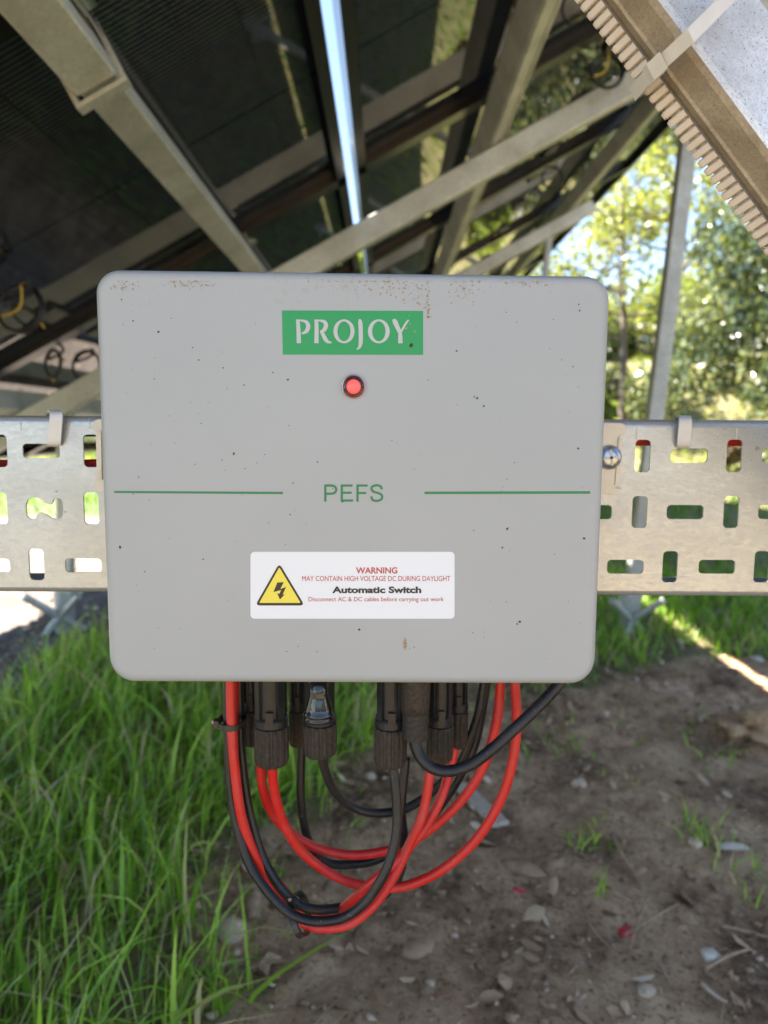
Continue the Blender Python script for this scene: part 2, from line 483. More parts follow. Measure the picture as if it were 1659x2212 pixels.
def panel_meshes():
    g = MB(); g.box((0, 0, 0), (1, 0, 0), (0, 1, 0), (0, 0, 1), HL - 0.012, WID / 2 - 0.012, 0.003)
    out = [('glass', g, M['glass'])]
    me = []
    for nm, mb, mt in out:
        o = bpy.data.meshes.new(nm); o.from_pydata(mb.v, [], mb.f); o.materials.append(mt); me.append((nm, o))
    # frame members: L section, 33 mm deep with a flange turned in at the bottom (local z up = away from ground)
    def member(length, sx, along):
        mb = MB()
        prof = [(0, 0.006), (0, -0.030), (-0.028, -0.030), (-0.028, -0.0285), (-0.0018, -0.0285), (-0.0018, -0.004), (-0.011, -0.004), (-0.011, 0.006)]
        a = Vector((1, 0, 0)) if along == 'x' else Vector((0, 1, 0))
        bdir = (Vector((0, sx, 0)) if along == 'x' else Vector((sx, 0, 0)))
        c = bdir * ((WID / 2) if along == 'x' else HL)
        mb.sweep([c - a * length / 2, c + a * length / 2], prof, bdir, Vector((0, 0, 1)))
        o = bpy.data.meshes.new('frame_rail'); o.from_pydata(mb.v, [], mb.f); o.materials.append(M['frame'])
        bm = bmesh.new(); bm.from_mesh(o); bmesh.ops.recalc_face_normals(bm, faces=bm.faces); bm.to_mesh(o); bm.free()
        return o
    for s in (-1, 1):
        me.append(('frame_rail', member(LEN, s, 'x')))
        me.append(('frame_rail', member(WID - 0.003, s, 'y')))
    for yy in (-0.42, 0, 0.42):
        j = MB(); j.box((0.0, yy, -0.009), (1, 0, 0), (0, 1, 0), (0, 0, 1), 0.028, 0.045, 0.007)
        o = bpy.data.meshes.new('junction_box'); o.from_pydata(j.v, [], j.f); o.materials.append(M['blackp'])
        me.append(('junction_box', o))
    return me
PM = panel_meshes()
ordw = {-2: 'overhead', -1: 'nearest', 0: 'second', 1: 'third', 2: 'fourth', 3: 'fifth', 4: 'sixth', 5: 'seventh', 6: 'eighth', 7: 'ninth', 8: 'tenth', 9: 'eleventh', 10: 'twelfth', 11: 'thirteenth', 12: 'fourteenth', 13: 'fifteenth', 14: 'farthest'}
for k in range(-2, 15):
    for side in (-1, 1):
        xc = GAPX + side * (half_gap + HL) * math.cos(SL)
        c = PL(xc, ym(k), 0)
        r = bpy.data.objects.new('solar_panel', None)
        rot = Matrix((U, V, -N)).transposed()
        r.matrix_world = Matrix.Translation(c) @ rot.to_4x4()
        COL.objects.link(r)
        if k >= -2:
            where = 'left of the bright gap' if side < 0 else 'right of the bright gap'
            w = ordw[k]
            tag(r, f'dark black framed solar panel {where}, {w} one along the row', 'solar panel', 'solar panels of the tilted table')
        for nm, me in PM:
            o = bpy.data.objects.new(nm, me); COL.objects.link(o); o.parent = r

Y0, Y1 = -0.28, 19.4
def purlin(X, label, lip=True):
    w, d = 0.027, 0.036
    t = thing('purlin', PL(X, Y0, 0.033 + d), label, 'purlin', 'purlins running along the row')
    mb = MB(); mb.cbox(PL(X, (Y0 + Y1) / 2, 0.033 + d), V, U, N, (Y1 - Y0) / 2, w, d, 0.004)
    mb.build('channel', M['beam'], t)
    if lip:
        for s, hw in ((-1, 0.0035), (1, 0.0035)):
            m2 = MB(); m2.box(PL(X, (Y0 + Y1) / 2, 0.033 + 2 * d + 0.0012) + U * (s * (w - 0.008)), V, U, N, (Y1 - Y0) / 2, hw, 0.0012)
            m2.build('lip', M['beam'], t)
    return t
pD = purlin(-0.445, 'galvanised purlin crossing the top left corner with a wider splice sleeve', False)
pF = purlin(0.285, 'galvanised purlin with folded lips, between the bright gap and the hanging cables', True)
pR = purlin(1.02, 'galvanised purlin nearest the upper edge of the panels, at the right', True)
pL = purlin(-1.22, 'galvanised purlin low at the left, nearest the low edge of the panels', False)
# splice sleeve on the left purlin with a flared end and a clip plate
mb = MB(); mb.cbox(PL(-0.445, 0.38, 0.033 + 0.0375), V, U, N, 0.64, 0.0315, 0.0402, 0.004)
mb.build('splice_sleeve', M['beam'], pD, label='wider splice sleeve over the near end of the purlin')
mb = MB()
for s in (-1, 1):
    mb.box(PL(-0.445, 1.035, 0.0715) + U * (0.037 * s), V, U, N, 0.010, 0.003, 0.044)
mb.box(PL(-0.445, 1.035, 0.118), V, U, N, 0.010, 0.040, 0.003)
mb.build('sleeve_collar', M['beam'], pD)
mb = MB(); mb.box(PL(-0.445, 0.93, 0.05) + U * 0.040, V, N, U, 0.085, 0.016, 0.0015)
mb.build('clip_plate', M['chrome'], pD)

def rafter(Y, label):
    t = thing('rafter', PL(-1.42, Y, 0.145), label, 'rafter', 'rafters across the table')
    X0, X1 = -1.45, 1.12
    c = PL((X0 + X1) / 2, Y, 0.033 + 0.072 + 0.041); L = (X1 - X0) / 2 / math.cos(SL)
    mb = MB(); mb.cbox(c, U, V, N, L, 0.022, 0.036, 0.004); mb.build('beam', M['beam'], t)
    return t
post_spots = [(2.27, 'near'), (4.25, 'far'), (6.25, 'farther'), (8.25, 'farthest'), (0.27, 'closest')]
rl = {2.27: 'pale galvanised rafter rising to the right just above the grey box', 4.25: 'second rafter behind the grey box, crossing below the blue sky',
      6.25: 'third rafter down the row, behind the grey box', 8.25: 'fourth rafter, farthest down the row', 0.27: 'rafter just overhead that the trimmed brace is fixed to', -1.75: 'rafter behind the viewpoint'}
pl_ = {2.27: ('pale post standing right of the grey box against the hedge', 'pale post whose foot shows left under the tray'),
       4.25: ('thin far post rising against the sky above the right of the box', 'second post down the row at the left, behind the box'),
       6.25: ('third post down the row on the right, behind the box', 'third post down the row on the left, behind the box'),
       8.25: ('fourth post on the right, farthest down the row', 'fourth post on the left, farthest down the row'),
       0.27: ('nearest right post, beside the viewpoint', 'nearest left post, beside the viewpoint'),
       -1.75: ('right post behind the viewpoint', 'left post behind the viewpoint')}
for Y, nm in post_spots:
    rafter(Y, rl[Y])
    for si, (xb, xt) in enumerate(((0.812, 0.955), (-1.06, -1.03))):
        zt = PL(xt, Y, 0.19).z
        yb = Y + 0.004
        b = Vector((xb, yb + 0.03, -0.05)); tp = Vector((xt, yb + 0.045, zt))
        t = thing('support_post', (xb, yb, 0), pl_[Y][si], 'post', 'posts carrying the rafters')
        a = (tp - b).normalized()
        wd = 0.025 if Y < 3 else 0.018
        mb = MB(); side = a.cross(Vector((0, 1, 0))).normalized()
        mb.cbox((b + tp) / 2, a, side, Vector((0, 1, 0)), (tp - b).length / 2, wd, 0.02, 0.004)
        mb.build('upright', M['post'], t)
        # diagonal anchor rods through the foot
        g0 = Vector((xb, yb, 0.0))
        for q, (dx, dy, r_) in enumerate(((-0.085, -0.06, 0.013), (0.085, -0.05, 0.011), (0.05, 0.06, 0.011))):
            m2 = MB(); m2.tube([g0 + Vector((dx, dy, 0.125)), g0 + Vector((-dx * 0.8, -dy * 0.8, -0.02))], r_, 10)
            m2.build('anchor_rod', M['post'], t, smooth=False)
        m3 = MB(); m3.tube([g0 + Vector((0, 0.03, -0.02)), g0 + Vector((0, 0.03, 0.12))], 0.030, 12)
        m3.build('anchor_sleeve', M['post'], t)

# clamps at frame joints over the purlins
kk = 0
for k in range(-1, 4):
    for X, nm in ((-0.445, 'left purlin'), (0.285, 'lipped purlin'), (1.02, 'upper purlin')):
        yj = 2.11 + PITCH * k
        mb = MB()
        c = PL(X, yj, 0.040) + U * 0.036
        mb.box(c, V, N, U, 0.030, 0.014, 0.0018)
        mb.box(c + N * 0.014 + U * 0.010, V, U, N, 0.020, 0.010, 0.0016)
        o = mb.build('panel_clamp', M['chrome'])
        tag(o, f'small bright steel clamp on the {nm}, {["nearest","second","third","fourth","fifth"][k + 1]} frame joint', 'clamp', 'clamps at the panel frame joints')

# coils of surplus cable tied below the frames
coil_spots = [(1310, 155, 2.20, 37, 'coil of black cable with yellow ties at the upper right, below the lipped purlin line'),
              (1192, 385, 3.25, 24, 'smaller cable coil with yellow tie hanging above the right of the box'),
              (1068, 485, 3.60, 17, 'smallest far cable coil just above the box top edge'),
              (45, 668, 1.62, 52, 'large dark cable coil at the left edge above the tray'),
              (116, 785, 2.10, 30, 'narrow cable coil with yellow ties left of the box, between two others'),
              (188, 790, 2.30, 32, 'round cable coil touching the left side of the box outline')]
for ci, (px, py, Y, rp, lb) in enumerate(coil_spots):
    c = W(px, py, Y); r = rp / F_PX * Y
    t = thing('cable_coil', c, lb, 'cable coil', 'coils of spare cable under the panels')
    pts = []
    turns = 2.3
    for i in range(60):
        a = i / 59 * turns * 2 * math.pi + 1.0
        rr = r * (0.95 + 0.04 * math.sin(a * 0.37 + ci))
        sq = 0.55 if ci == 4 else 0.92
        pts.append(c + Vector((math.cos(a) * rr * sq, 0.002 * i / 10 - 0.01 + 0.2 * r * math.sin(a), math.sin(a) * rr)))
    # tail up to the frame
    up = Vector((c.x, Y, 0)); top = PL(c.x, Y, 0.035)
    pts += spline([pts[-1], pts[-1].lerp(top, 0.5) + Vector((0.03, 0, 0)), top], 6)[1:]
    mb = MB(); mb.tube(pts, 0.0042, 6); mb.build('cable_loop', M['blk'], t, smooth=True)
    for q in range(3):
        a = 0.6 + q * 2.1 + ci
        p = c + Vector((math.cos(a) * r * (0.55 if ci == 4 else 0.92), 0.2 * r * math.sin(a), math.sin(a) * r))
        d = Vector((math.cos(a), 0, math.sin(a)))
        m2 = MB(); m2.tube([p - d * 0.008, p + d * 0.005 + Vector((0.002, 0, 0)), p + d * 0.007 + Vector((0.005, 0, -0.008))], 0.0020, 6)
        m2.build('yellow_tie', M['ytie'], t)
    if ci in (0, 3):
        m2 = MB(); m2.tube(spline([c + Vector((0.004, 0, r)), c + Vector((0, 0, 0.15 * r)), c + Vector((-0.5 * r, 0, -0.2 * r)), c + Vector((-r, 0, -0.25 * r))]), 0.0028, 6)
        m2.build('yellow_tie', M['ytie'], t)
for (Xa, lb) in ((0.36, 'black string cable clipped beside the lipped purlin'), (1.10, 'black string cable clipped under the upper panel edge')):
    pts = []
    for i in range(60):
        Y = 1.0 + i * 0.12
        pts.append(PL(Xa, Y, 0.05 + 0.012 * math.sin(i * 0.8) + 0.006 * math.sin(i * 2.1)) + Vector((0.012 * math.sin(i * 0.55), 0, 0)))
    mb = MB(); mb.tube(pts, 0.0035, 6)
    tag(mb.build('string_cable', M['blk'], smooth=True), lb, 'cable', 'string cables under the panels')

# ------------------------------------------------------------------ near diagonal brace with edge trim
YB = 0.30
edge = W(1424, 0, 0.29); pB = W(1659, 318, 0.29)
A_ = (pB - edge).normalized()                    # down to the right
pA = edge
perp = Vector((0, 1, 0)).cross(A_).normalized()  # in the picture plane
if perp.x < 0: perp = -perp                      # up right
th = R(65)
nb = (-Vector((0, 1, 0)) * math.cos(th) - perp * math.sin(th)).normalized()    # brown face, looks down left
ng = (-Vector((0, 1, 0)) * math.sin(th) + perp * math.cos(th)).normalized()    # pale face, looks at us / up right
wb, wg = 0.0180, 0.052
top_len, bot_len = 0.50, 0.75
cB = edge - nb * (wg / 2) - ng * (wb / 2)
brace = thing('diagonal_brace', cB + A_ * bot_len, 'close galvanised diagonal brace cutting the top right corner, dirty brown and pale grey faces', 'brace')
mb = MB(); mb.cbox(cB + A_ * (bot_len - top_len) / 2, A_, ng, nb, (bot_len + top_len) / 2, wb / 2, wg / 2, 0.0035)
ch = mb.build('channel', M['brace'], brace)
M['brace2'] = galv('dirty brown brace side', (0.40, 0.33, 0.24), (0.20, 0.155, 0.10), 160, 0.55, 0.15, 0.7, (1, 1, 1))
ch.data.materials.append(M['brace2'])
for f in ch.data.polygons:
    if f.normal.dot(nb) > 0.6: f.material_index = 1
# a rolled bead along the brown face
mb = MB(); mb.tube([cB - A_ * 0.45 + nb * (wg / 2 - 0.0004) - ng * 0.0045, cB + A_ * 0.7 + nb * (wg / 2 - 0.0004) - ng * 0.0045], 0.0012, 6)
mb.build('rolled_bead', M['brace2'], brace)
trim = thing('edge_trim', pA, 'beige ribbed plastic edge trim clipped along the lower edge of the brace', 'edge trim')
tooth = None
e0 = cB + nb * (wg / 2 + 0.0004) - ng * (wb / 2 + 0.0022)
mb = MB(); mb.cbox(e0 + nb * -0.004 - ng * 0.0012, A_, ng, nb, 0.26, 0.0024, 0.0042, 0.001)
mb.build('spine', M['trim'], trim)
pit = 0.00415
tm = MB()
pr = []
for i in range(9):
    a = i / 8 * math.pi
    pr.append((math.cos(a) * 0.00150, math.sin(a) * 0.0018))
tdir = (-perp * 0.75 + Vector((0, 1, 0)) * 0.62 - A_ * 0.06).normalized()
tn = tdir.cross(A_).normalized()
if tn.y > 0: tn = -tn
pr = [(0.00172, -0.0009), (0.00172, 0.0004), (0.0012, 0.0013), (-0.0012, 0.0013), (-0.00172, 0.0004), (-0.00172, -0.0009)]
tm.sweep([tdir * -0.001, tdir * 0.0056], pr, A_, tn)
tm.sweep([tdir * 0.0056, tdir * 0.0064], [(x * 0.8, y * 0.6) for x, y in pr], A_, tn)
tme = None
for i in range(-8, 46):
    p = e0 + A_ * (i * pit) + ng * 0.0018 + nb * 0.0002
    if tme is None:
        o = tm.build('tooth', M['trim'], trim, smooth=False); tme = o.data
    else:
        o = bpy.data.objects.new('tooth', tme); COL.objects.link(o); o.parent = trim
        o.matrix_parent_inverse = Matrix.Translation(trim.location).inverted()
    o.location = p
# cable tie round the brace: from picture (1395,165) up right to (1560,0)
tie = thing('cable_tie', W(1400, 170, YB), 'dusty nylon cable tie strapped around the diagonal brace', 'cable tie', 'nylon cable ties')
ta = W(1396, 168, 0.300); tb_ = W(1487, 83, 0.281); tc_ = W(1600, -30, 0.289)
sdir = (tb_ - ta).normalized(); wdir = sdir.cross(Vector((0, 1, 0))).normalized()
prof = [(-0.0027, 0), (-0.0027, -0.0009), (0.0027, -0.0009), (0.0027, 0)]
mb = MB(); mb.sweep([ta - sdir * 0.002 + Vector((0, 0.012, 0)), ta, ta.lerp(tb_, 0.5) + Vector((0, -0.0015, 0)), tb_ + Vector((0, -0.001, 0)), tb_.lerp(tc_, 0.5) + Vector((0, -0.001, 0)), tc_], prof, wdir, Vector((0, 1, 0)))
mb.build('strap', M['tie2'], tie)
mb = MB(); mb.box(ta + sdir * 0.0035 + Vector((0, -0.002, 0)), sdir, wdir, (0, 1, 0), 0.0035, 0.0034, 0.0024)
mb.build('head', M['tie2'], tie)

# ------------------------------------------------------------------ cable tray (on edge behind the box)
YT = 0.408
tl = W(0, 897, YT); tr_ = W(1659, 908, YT); bl = W(0, 1283, YT); br = W(1659, 1287, YT)
zt = (tl.z + tr_.z) / 2; zb = (bl.z + br.z) / 2
tray = thing('cable_tray', (0, YT, zb), 'slotted galvanised cable tray running level behind the grey box', 'cable tray')
TX0, TX1 = -1.3, 1.5
from mathutils.geometry import delaunay_2d_cdt
def perforated(name, outer, holes, Yp, thick, mat, parent):
    pts = []; edges = []
    for loop in [outer] + holes:
        b = len(pts); n = len(loop)
        pts += [Vector(p) for p in loop]; edges += [(b + i, b + (i + 1) % n) for i in range(n)]
    vv, _, ff, _, _, _ = delaunay_2d_cdt(pts, edges, [], 0, 1e-7)
    boxes = [(min(p[0] for p in h), max(p[0] for p in h), min(p[1] for p in h), max(p[1] for p in h), h) for h in holes]
    def inside(x, y):
        for a, b, c, d, h in boxes:
            if a < x < b and c < y < d:
                k = False; n = len(h)
                for i in range(n):
                    (x0, y0), (x1, y1) = h[i], h[i - 1]
                    if (y0 > y) != (y1 > y) and x < (x1 - x0) * (y - y0) / (y1 - y0) + x0: k = not k
                if k: return True
        return False
    x0, x1 = min(p[0] for p in outer), max(p[0] for p in outer)
    keep = []
    for f in ff:
        cx = sum(vv[i].x for i in f) / len(f); cy = sum(vv[i].y for i in f) / len(f)
        if not inside(cx, cy): keep.append(f)
    nv = len(vv)
    verts = [Vector((v.x, Yp - thick / 2, v.y)) for v in vv] + [Vector((v.x, Yp + thick / 2, v.y)) for v in vv]
    cnt = {}
    for f in keep:
        for a, b in zip(f, f[1:] + f[:1] if isinstance(f, list) else tuple(f[1:]) + (f[0],)):
            cnt[(a, b)] = 1
    faces = [tuple(f) for f in keep] + [tuple(i + nv for i in reversed(f)) for f in keep]
    faces += [(b, a, a + nv, b + nv) for (a, b) in cnt if (b, a) not in cnt]
    mb = MB(); mb.add(verts, faces)
    return mb.build(name, mat, parent)
def rrect(cx, cz, w, h, r, n=4):
    out = []
    for (sx, sz, a0) in ((1, 1, 0), (-1, 1, 90), (-1, -1, 180), (1, -1, 270)):
        for i in range(n + 1):
            a = R(a0 + 90 * i / n)
            out.append((cx + sx * (w / 2 - r) + r * math.cos(a), cz + sz * (h / 2 - r) + r * math.sin(a)))
    return out
def px2(px, py, Y=YT):
    p = W(px, py, Y); return p.x, p.z
mm = YT / F_PX
holes = []
PER = 197.5
blk_rows = [(985, 984, 1387.5, 1487.5, 0), (1106, 1106, 1381, 1479, 0), (1224, 1224, 1446.5, 1350, 0)]
left_rows = [(974, 974, 0, 90, 1), (1098, 1098, 198, 97, 1), (1219, 1221, 80, 181, 1)]
vw, vh, hw, hh = 33 * mm, 70 * mm, 80 * mm, 31 * mm
for (yv, yh, xv, xh, _) in blk_rows:
    for k in range(-2, 16):
        for (x0, y0, w, h) in ((xv, yv, vw, vh), (xh, yh, hw, hh)):
            x = x0 + PER * k
            if x < 800: continue
            cx, cz = px2(x, y0 - 0.0)
            if cx + w / 2 > TX1 - 0.01: continue
            holes.append(rrect(cx, cz, w, h, min(w, h) * 0.28))
for ri, (yv, yh, xv, xh, _) in enumerate(left_rows):
    for k in range(-14, 4):
        for kind_, x0, y0, w, h in (('v', xv, yv, vw, vh), ('h', xh, yh, hw, hh)):
            x = x0 + PER * k
            if x > 500: continue
            cx, cz = px2(x, y0)
            if cx - w / 2 < TX0 + 0.01: continue
            if ri == 1 and kind_ == 'h':
                # S shaped key slot
                pts = [(172,1590),(185,1555),(210,1540),(240,1537),(270,1547),(300,1568),(320,1580),(338,1583),(352,1570),(358,1550),(375,1540),(400,1540),(415,1560),
                       (420,1610),(415,1655),(398,1675),(370,1683),(340,1675),(310,1655),(280,1640),(262,1638),(245,1650),(235,1675),(215,1683),(190,1677),(174,1660)]
                pts = [((a - 295) * 0.328, (1610 - b) * 0.328) for a, b in pts]
                holes.append([(cx + a * mm, cz + b * mm) for a, b in pts])
            else:
                holes.append(rrect(cx, cz, w, h, min(w, h) * 0.28))
rad = 0.0045
outer = [(TX0, zt - rad), (TX1, zt - rad), (TX1, zb + rad), (TX0, zb + rad)]
perforated('slotted_web', outer, holes, YT, 0.0012, M['tray'], tray)
def flange(sz, z_edge, depth=0.028):
    # rounded turn from the web back into the flange, and a small lip
    prof = []
    nseg = 6
    for i in range(nseg + 1):
        a = i / nseg * math.pi / 2
        prof.append((YT - 0.0006 + rad * (1 - math.cos(a)), z_edge - sz * rad + sz * rad * math.sin(a)))
    prof.append((YT + depth, z_edge))
    prof.append((YT + depth, z_edge - sz * 0.006))
    inner = [(YT + depth - 0.0012, z_edge - sz * 0.006), (YT + depth - 0.0012, z_edge - sz * 0.0012)]
    for i in range(nseg, -1, -1):
        a = i / nseg * math.pi / 2
        rr = rad - 0.0012
        inner.append((YT - 0.0006 + rad - rr * math.cos(a), z_edge - sz * rad + sz * rr * math.sin(a)))
    pr = prof + inner
    mb = MB(); mb.sweep([Vector((TX0, 0, 0)), Vector((TX1, 0, 0))], pr, Vector((0, 1, 0)), Vector((0, 0, 1)))
    mb.build('flange', M['tray'], tray)
flange(1, zt); flange(-1, zb)
# faint pressed marks on the web
for (x0, x1, y0, y1) in ((1375, 1376.4, 925, 950), (1490, 1491.4, 925, 950), (1590, 1591.4, 925, 948), (44, 45.4, 900, 930), (193, 194.4, 900, 925), (1458, 1490, 1246, 1247.2)):
    a = W(x0, y0, YT - 0.0008); b = W(x1, y1, YT - 0.0008)
    mb = MB(); mb.box((a + b) / 2, (1, 0, 0), (0, 0, 1), (0, 1, 0), abs(b.x - a.x) / 2, abs(b.z - a.z) / 2, 0.00012)
    mb.build('pressed_mark', M['beam'], tray)

# red and black cables lying in the tray
def cable(name, pts, r, mat, label, cat='cable', group=None, k=8, n=12):
    mb = MB(); mb.tube(spline(pts, k), r, n)
    o = mb.build(name, mat, smooth=True)
    return tag(o, label, cat, group)
cable('red_cable', [W(-900, 1006, YT + .013), W(0, 1003, YT + .013), W(215, 1001, YT + .013), W(700, 975, YT + .014), W(1200, 953, YT + .013), W(1400, 953, YT + .013), W(1700, 954, YT + .013), W(2600, 958, YT + .013)],
      0.0027, M['red'], 'red cable lying inside the tray, glimpsed through the top slots')
cable('black_cable', [W(-900, 940, YT + .016), W(0, 934, YT + .016), W(300, 932, YT + .016), W(900, 925, YT + .015), W(1700, 925, YT + .015), W(2600, 930, YT + .015)],
      0.0028, M['blk'], 'black cable lying under the top flange inside the tray')
# small brown stains on the tray
mb = MB()
for (px, py, r) in ((1638, 968, 3.2), (1634, 972, 2.2), (121, 1062, 1.6), (140, 1106, 1.4)):
    c = W(px, py, YT - 0.0009)
    mb.lathe(c, [(r * mm, 0), (r * mm, 0.0001)], 8, 'Y')
mb.build('rust_spots', M['rust'], tray, kind='stuff')

# nylon ties hooked over the tray
def tray_tie(px, pyt, pyb, w, label):
    t = thing('cable_tie', W(px, pyt, YT), label, 'cable tie', 'nylon cable ties')
    pc = [W(px - 6, pyt + 8, YT + 0.012), W(px - 4, pyt - 1, YT + 0.006), W(px + 1, pyt - 5, YT), W(px + 4, pyt + 4, YT - 0.005), W(px + 2, (pyt + pyb) / 2, YT - 0.0045),
          W(px, pyb - 6, YT - 0.003), W(px - 1, pyb, YT + 0.001), W(px - 1, pyb + 1, YT + 0.008)]
    path = spline(pc, 5)
    mb = MB()
    # ribbon with a tangent-following frame
    vs = []; fs = []
    hw_ = w * mm / 2; hd = 0.0006
    for i, p in enumerate(path):
        a = path[max(i - 1, 0)]; b = path[min(i + 1, len(path) - 1)]
        tt = (b - a).normalized(); nn = tt.cross(Vector((1, 0, 0))).normalized()
        for sx, sn in ((-1, -1), (1, -1), (1, 1), (-1, 1)):
            vs.append(p + Vector((1, 0, 0)) * hw_ * sx + nn * hd * sn)
    for i in range(len(path) - 1):
        for j in range(4):
            q = (j + 1) % 4
            fs.append((i * 4 + j, i * 4 + q, i * 4 + 4 + q, i * 4 + 4 + j))
    mb.add(vs, fs); mb.build('strap', M['tie'], t, smooth=False)
tray_tie(118, 893, 962, 27, 'milky nylon cable tie hooked over the tray left of the box')
tray_tie(1476, 905, 966, 27, 'milky nylon cable tie hooked over the tray right of the box')

# ------------------------------------------------------------------ the grey switch box
YF = 0.330
box = thing('switch_box', W(762, 1470, 0.37), 'light grey switch box with green printing and white warning sticker, fixed to the tray', 'switch box')
TLc, TRc, BLc, BRc = (211, 585), (1314, 600), (243, 1468), (1280, 1473)
def quad_ring(inset, y, rt=52, rb=56, n=8):
    """rounded outline of the lid, inset in measured units, on the plane y"""
    w_t = TRc[0] - TLc[0]
    def P(u, v):      # u,v in 0..1
        t = ((1 - u) * (1 - v) * np.array(TLc) + u * (1 - v) * np.array(TRc) + (1 - u) * v * np.array(BLc) + u * v * np.array(BRc))
        return t
    Wd, Hd = 1070.0, 880.0
    pts = []
    for (cx, cy, a0, r) in ((1, 0, -90, rt), (1, 1, 0, rb), (0, 1, 90, rb), (0, 0, 180, rt)):
        rr = max(r - inset, 4)
        ccx = (Wd - inset - rr) if cx else (inset + rr)
        ccy = (Hd - inset - rr) if cy else (inset + rr)
        for i in range(n + 1):
            a = R(a0 + 90 * i / n)
            x = ccx + rr * math.cos(a); yy = ccy + rr * math.sin(a)
            # very slight crown of the moulded sides
            p = P(x / Wd, yy / Hd)
            q = W(p[0], p[1], YF + 0.006)
            pts.append(Vector((q.x, y, q.z)))
    return pts
rings = []
for k in range(7):
    a = k / 6 * math.pi / 2
    rings.append((19 * (1 - math.sin(a)), YF + 0.0052 * (1 - math.cos(a))))
rings = [(19 * (1 - math.sin(a)), YF + 0.0050 * (1 - math.cos(a))) for a in [i / 6 * math.pi / 2 for i in range(7)]]
rings = [(21, YF + 0.0)] + [(r_ , y_) for r_, y_ in rings[1:]] + [(0, YF + 0.030), (2, YF + 0.0302)]
vs = []; fs = []
nr = None
for ins, y in rings:
    q = quad_ring(ins, y); nr = len(q); vs += q
for i in range(len(rings) - 1):
    for j in range(nr):
        k = (j + 1) % nr
        fs.append((i * nr + j, i * nr + k, (i + 1) * nr + k, (i + 1) * nr + j))
fs.append(tuple(range(nr)))
fs.append(tuple((len(rings) - 1) * nr + j for j in range(nr))[::-1])
mb = MB(); mb.add(vs, fs); lid = mb.build('lid', M['lid'], box, smooth=True)
bm = bmesh.new(); bm.from_mesh(lid.data)
for f in bm.faces:
    if len(f.verts) > 4: f.smooth = False
bm.to_mesh(lid.data); bm.free()
# rear case
vs = []; fs = []
for ins, y in ((6, YF + 0.0305), (10, YF + 0.070), (14, YF + 0.0765)):
    vs += quad_ring(ins, y)
for i in range(2):
    for j in range(nr):
        k = (j + 1) % nr
        fs.append((i * nr + j, i * nr + k, (i + 1) * nr + k, (i + 1) * nr + j))
fs.append(tuple(range(nr))); fs.append(tuple(2 * nr + j for j in range(nr))[::-1])
mb = MB(); mb.add(vs, fs); mb.build('rear_case', M['lid'], box)

FM = YF / F_PX
def fp(px, py, lift=0.0001):
    return W(px, py, YF - lift)
def flat(name, pts, lift, mat, parent, thick=0.00006, **kw):
    """flat print as a very thin polygon on the lid face"""
    n = len(pts)
    a = [W(x, y, YF - lift) for x, y in pts]; b = [p + Vector((0, thick, 0)) for p in a]
    fs = [tuple(range(n))] + [(i, i + n, (i + 1) % n + n, (i + 1) % n) for i in range(n)]
    mb = MB(); mb.add(a + b, fs)
    return mb.build(name, mat, parent, **kw)
def rr_px(x0, y0, x1, y1, r, n=5):
    out = []
    for (cx, cy, a0) in ((x1 - r, y0 + r, -90), (x1 - r, y1 - r, 0), (x0 + r, y1 - r, 90), (x0 + r, y0 + r, 180)):
        for i in range(n + 1):
            a = R(a0 + 90 * i / n); out.append((cx + r * math.cos(a), cy + r * math.sin(a)))
    return out
# logo plate
logo = flat('logo_panel', [(609, 670.5), (914, 671.5), (914, 766.5), (611, 766)], 0.00010, M['green'], box)
M['letter'] = simple('letter grey', (0.42, 0.43, 0.43), 0.42, 0, 0.02, 20)
C8 = lambda x, y: (484 + x * 0.336, 639.4 + y * 0.336)
def ribbon(cl, lift, mat, name, parent):
    """cl: list of (x, y, width) in crop units -> ribbon polygon"""
    L = []; Rr = []
    for i, (x, y, w) in enumerate(cl):
        x0, y0, _ = cl[max(i - 1, 0)]; x1, y1, _ = cl[min(i + 1, len(cl) - 1)]
        d = math.hypot(x1 - x0, y1 - y0) or 1
        nx_, ny_ = -(y1 - y0) / d, (x1 - x0) / d
        L.append(C8(x + nx_ * w / 2, y + ny_ * w / 2)); Rr.append(C8(x - nx_ * w / 2, y - ny_ * w / 2))
    n = len(cl)
    vs = [W(x, y, YF - lift) for x, y in L + Rr]
    return vs, [(i, i + 1, n + i + 1, n + i) for i in range(n - 1)]
def smooth_cl(pts, k=6):
    q = spline([Vector(p) for p in pts], k); return [(v.x, v.y, v.z) for v in q]
def letter(strokes, rings_=()):
    mb = MB()
    for i, s in enumerate(strokes):
        v, f = ribbon(s, 0.00022 + 0.00003 * i, None, None, None); mb.add(v, f)
    for (cx, cy, ro, po, ri, pi_) in rings_:
        n = 40; vs = []
        for (rx, ry) in ((ro, po), (ri, pi_)):
            for k in range(n):
                a = 2 * math.pi * k / n
                p = C8(cx + rx * math.cos(a), cy + ry * math.sin(a)); vs.append(W(p[0], p[1], YF - 0.00022))
        mb.add(vs, [(k, (k + 1) % n, n + (k + 1) % n, n + k) for k in range(n)])
    o = mesh_obj('letter', mb.v, mb.f, M['letter'], logo)
    return o
# P
letter([[(463, 152, 4), (472, 156, 20), (476, 175, 25), (479, 230, 26), (481, 303, 28)],
        smooth_cl([(470, 156, 10), (500, 158, 13), (530, 168, 22), (541, 195, 28), (530, 226, 24), (505, 240, 13), (497, 239, 5)])])
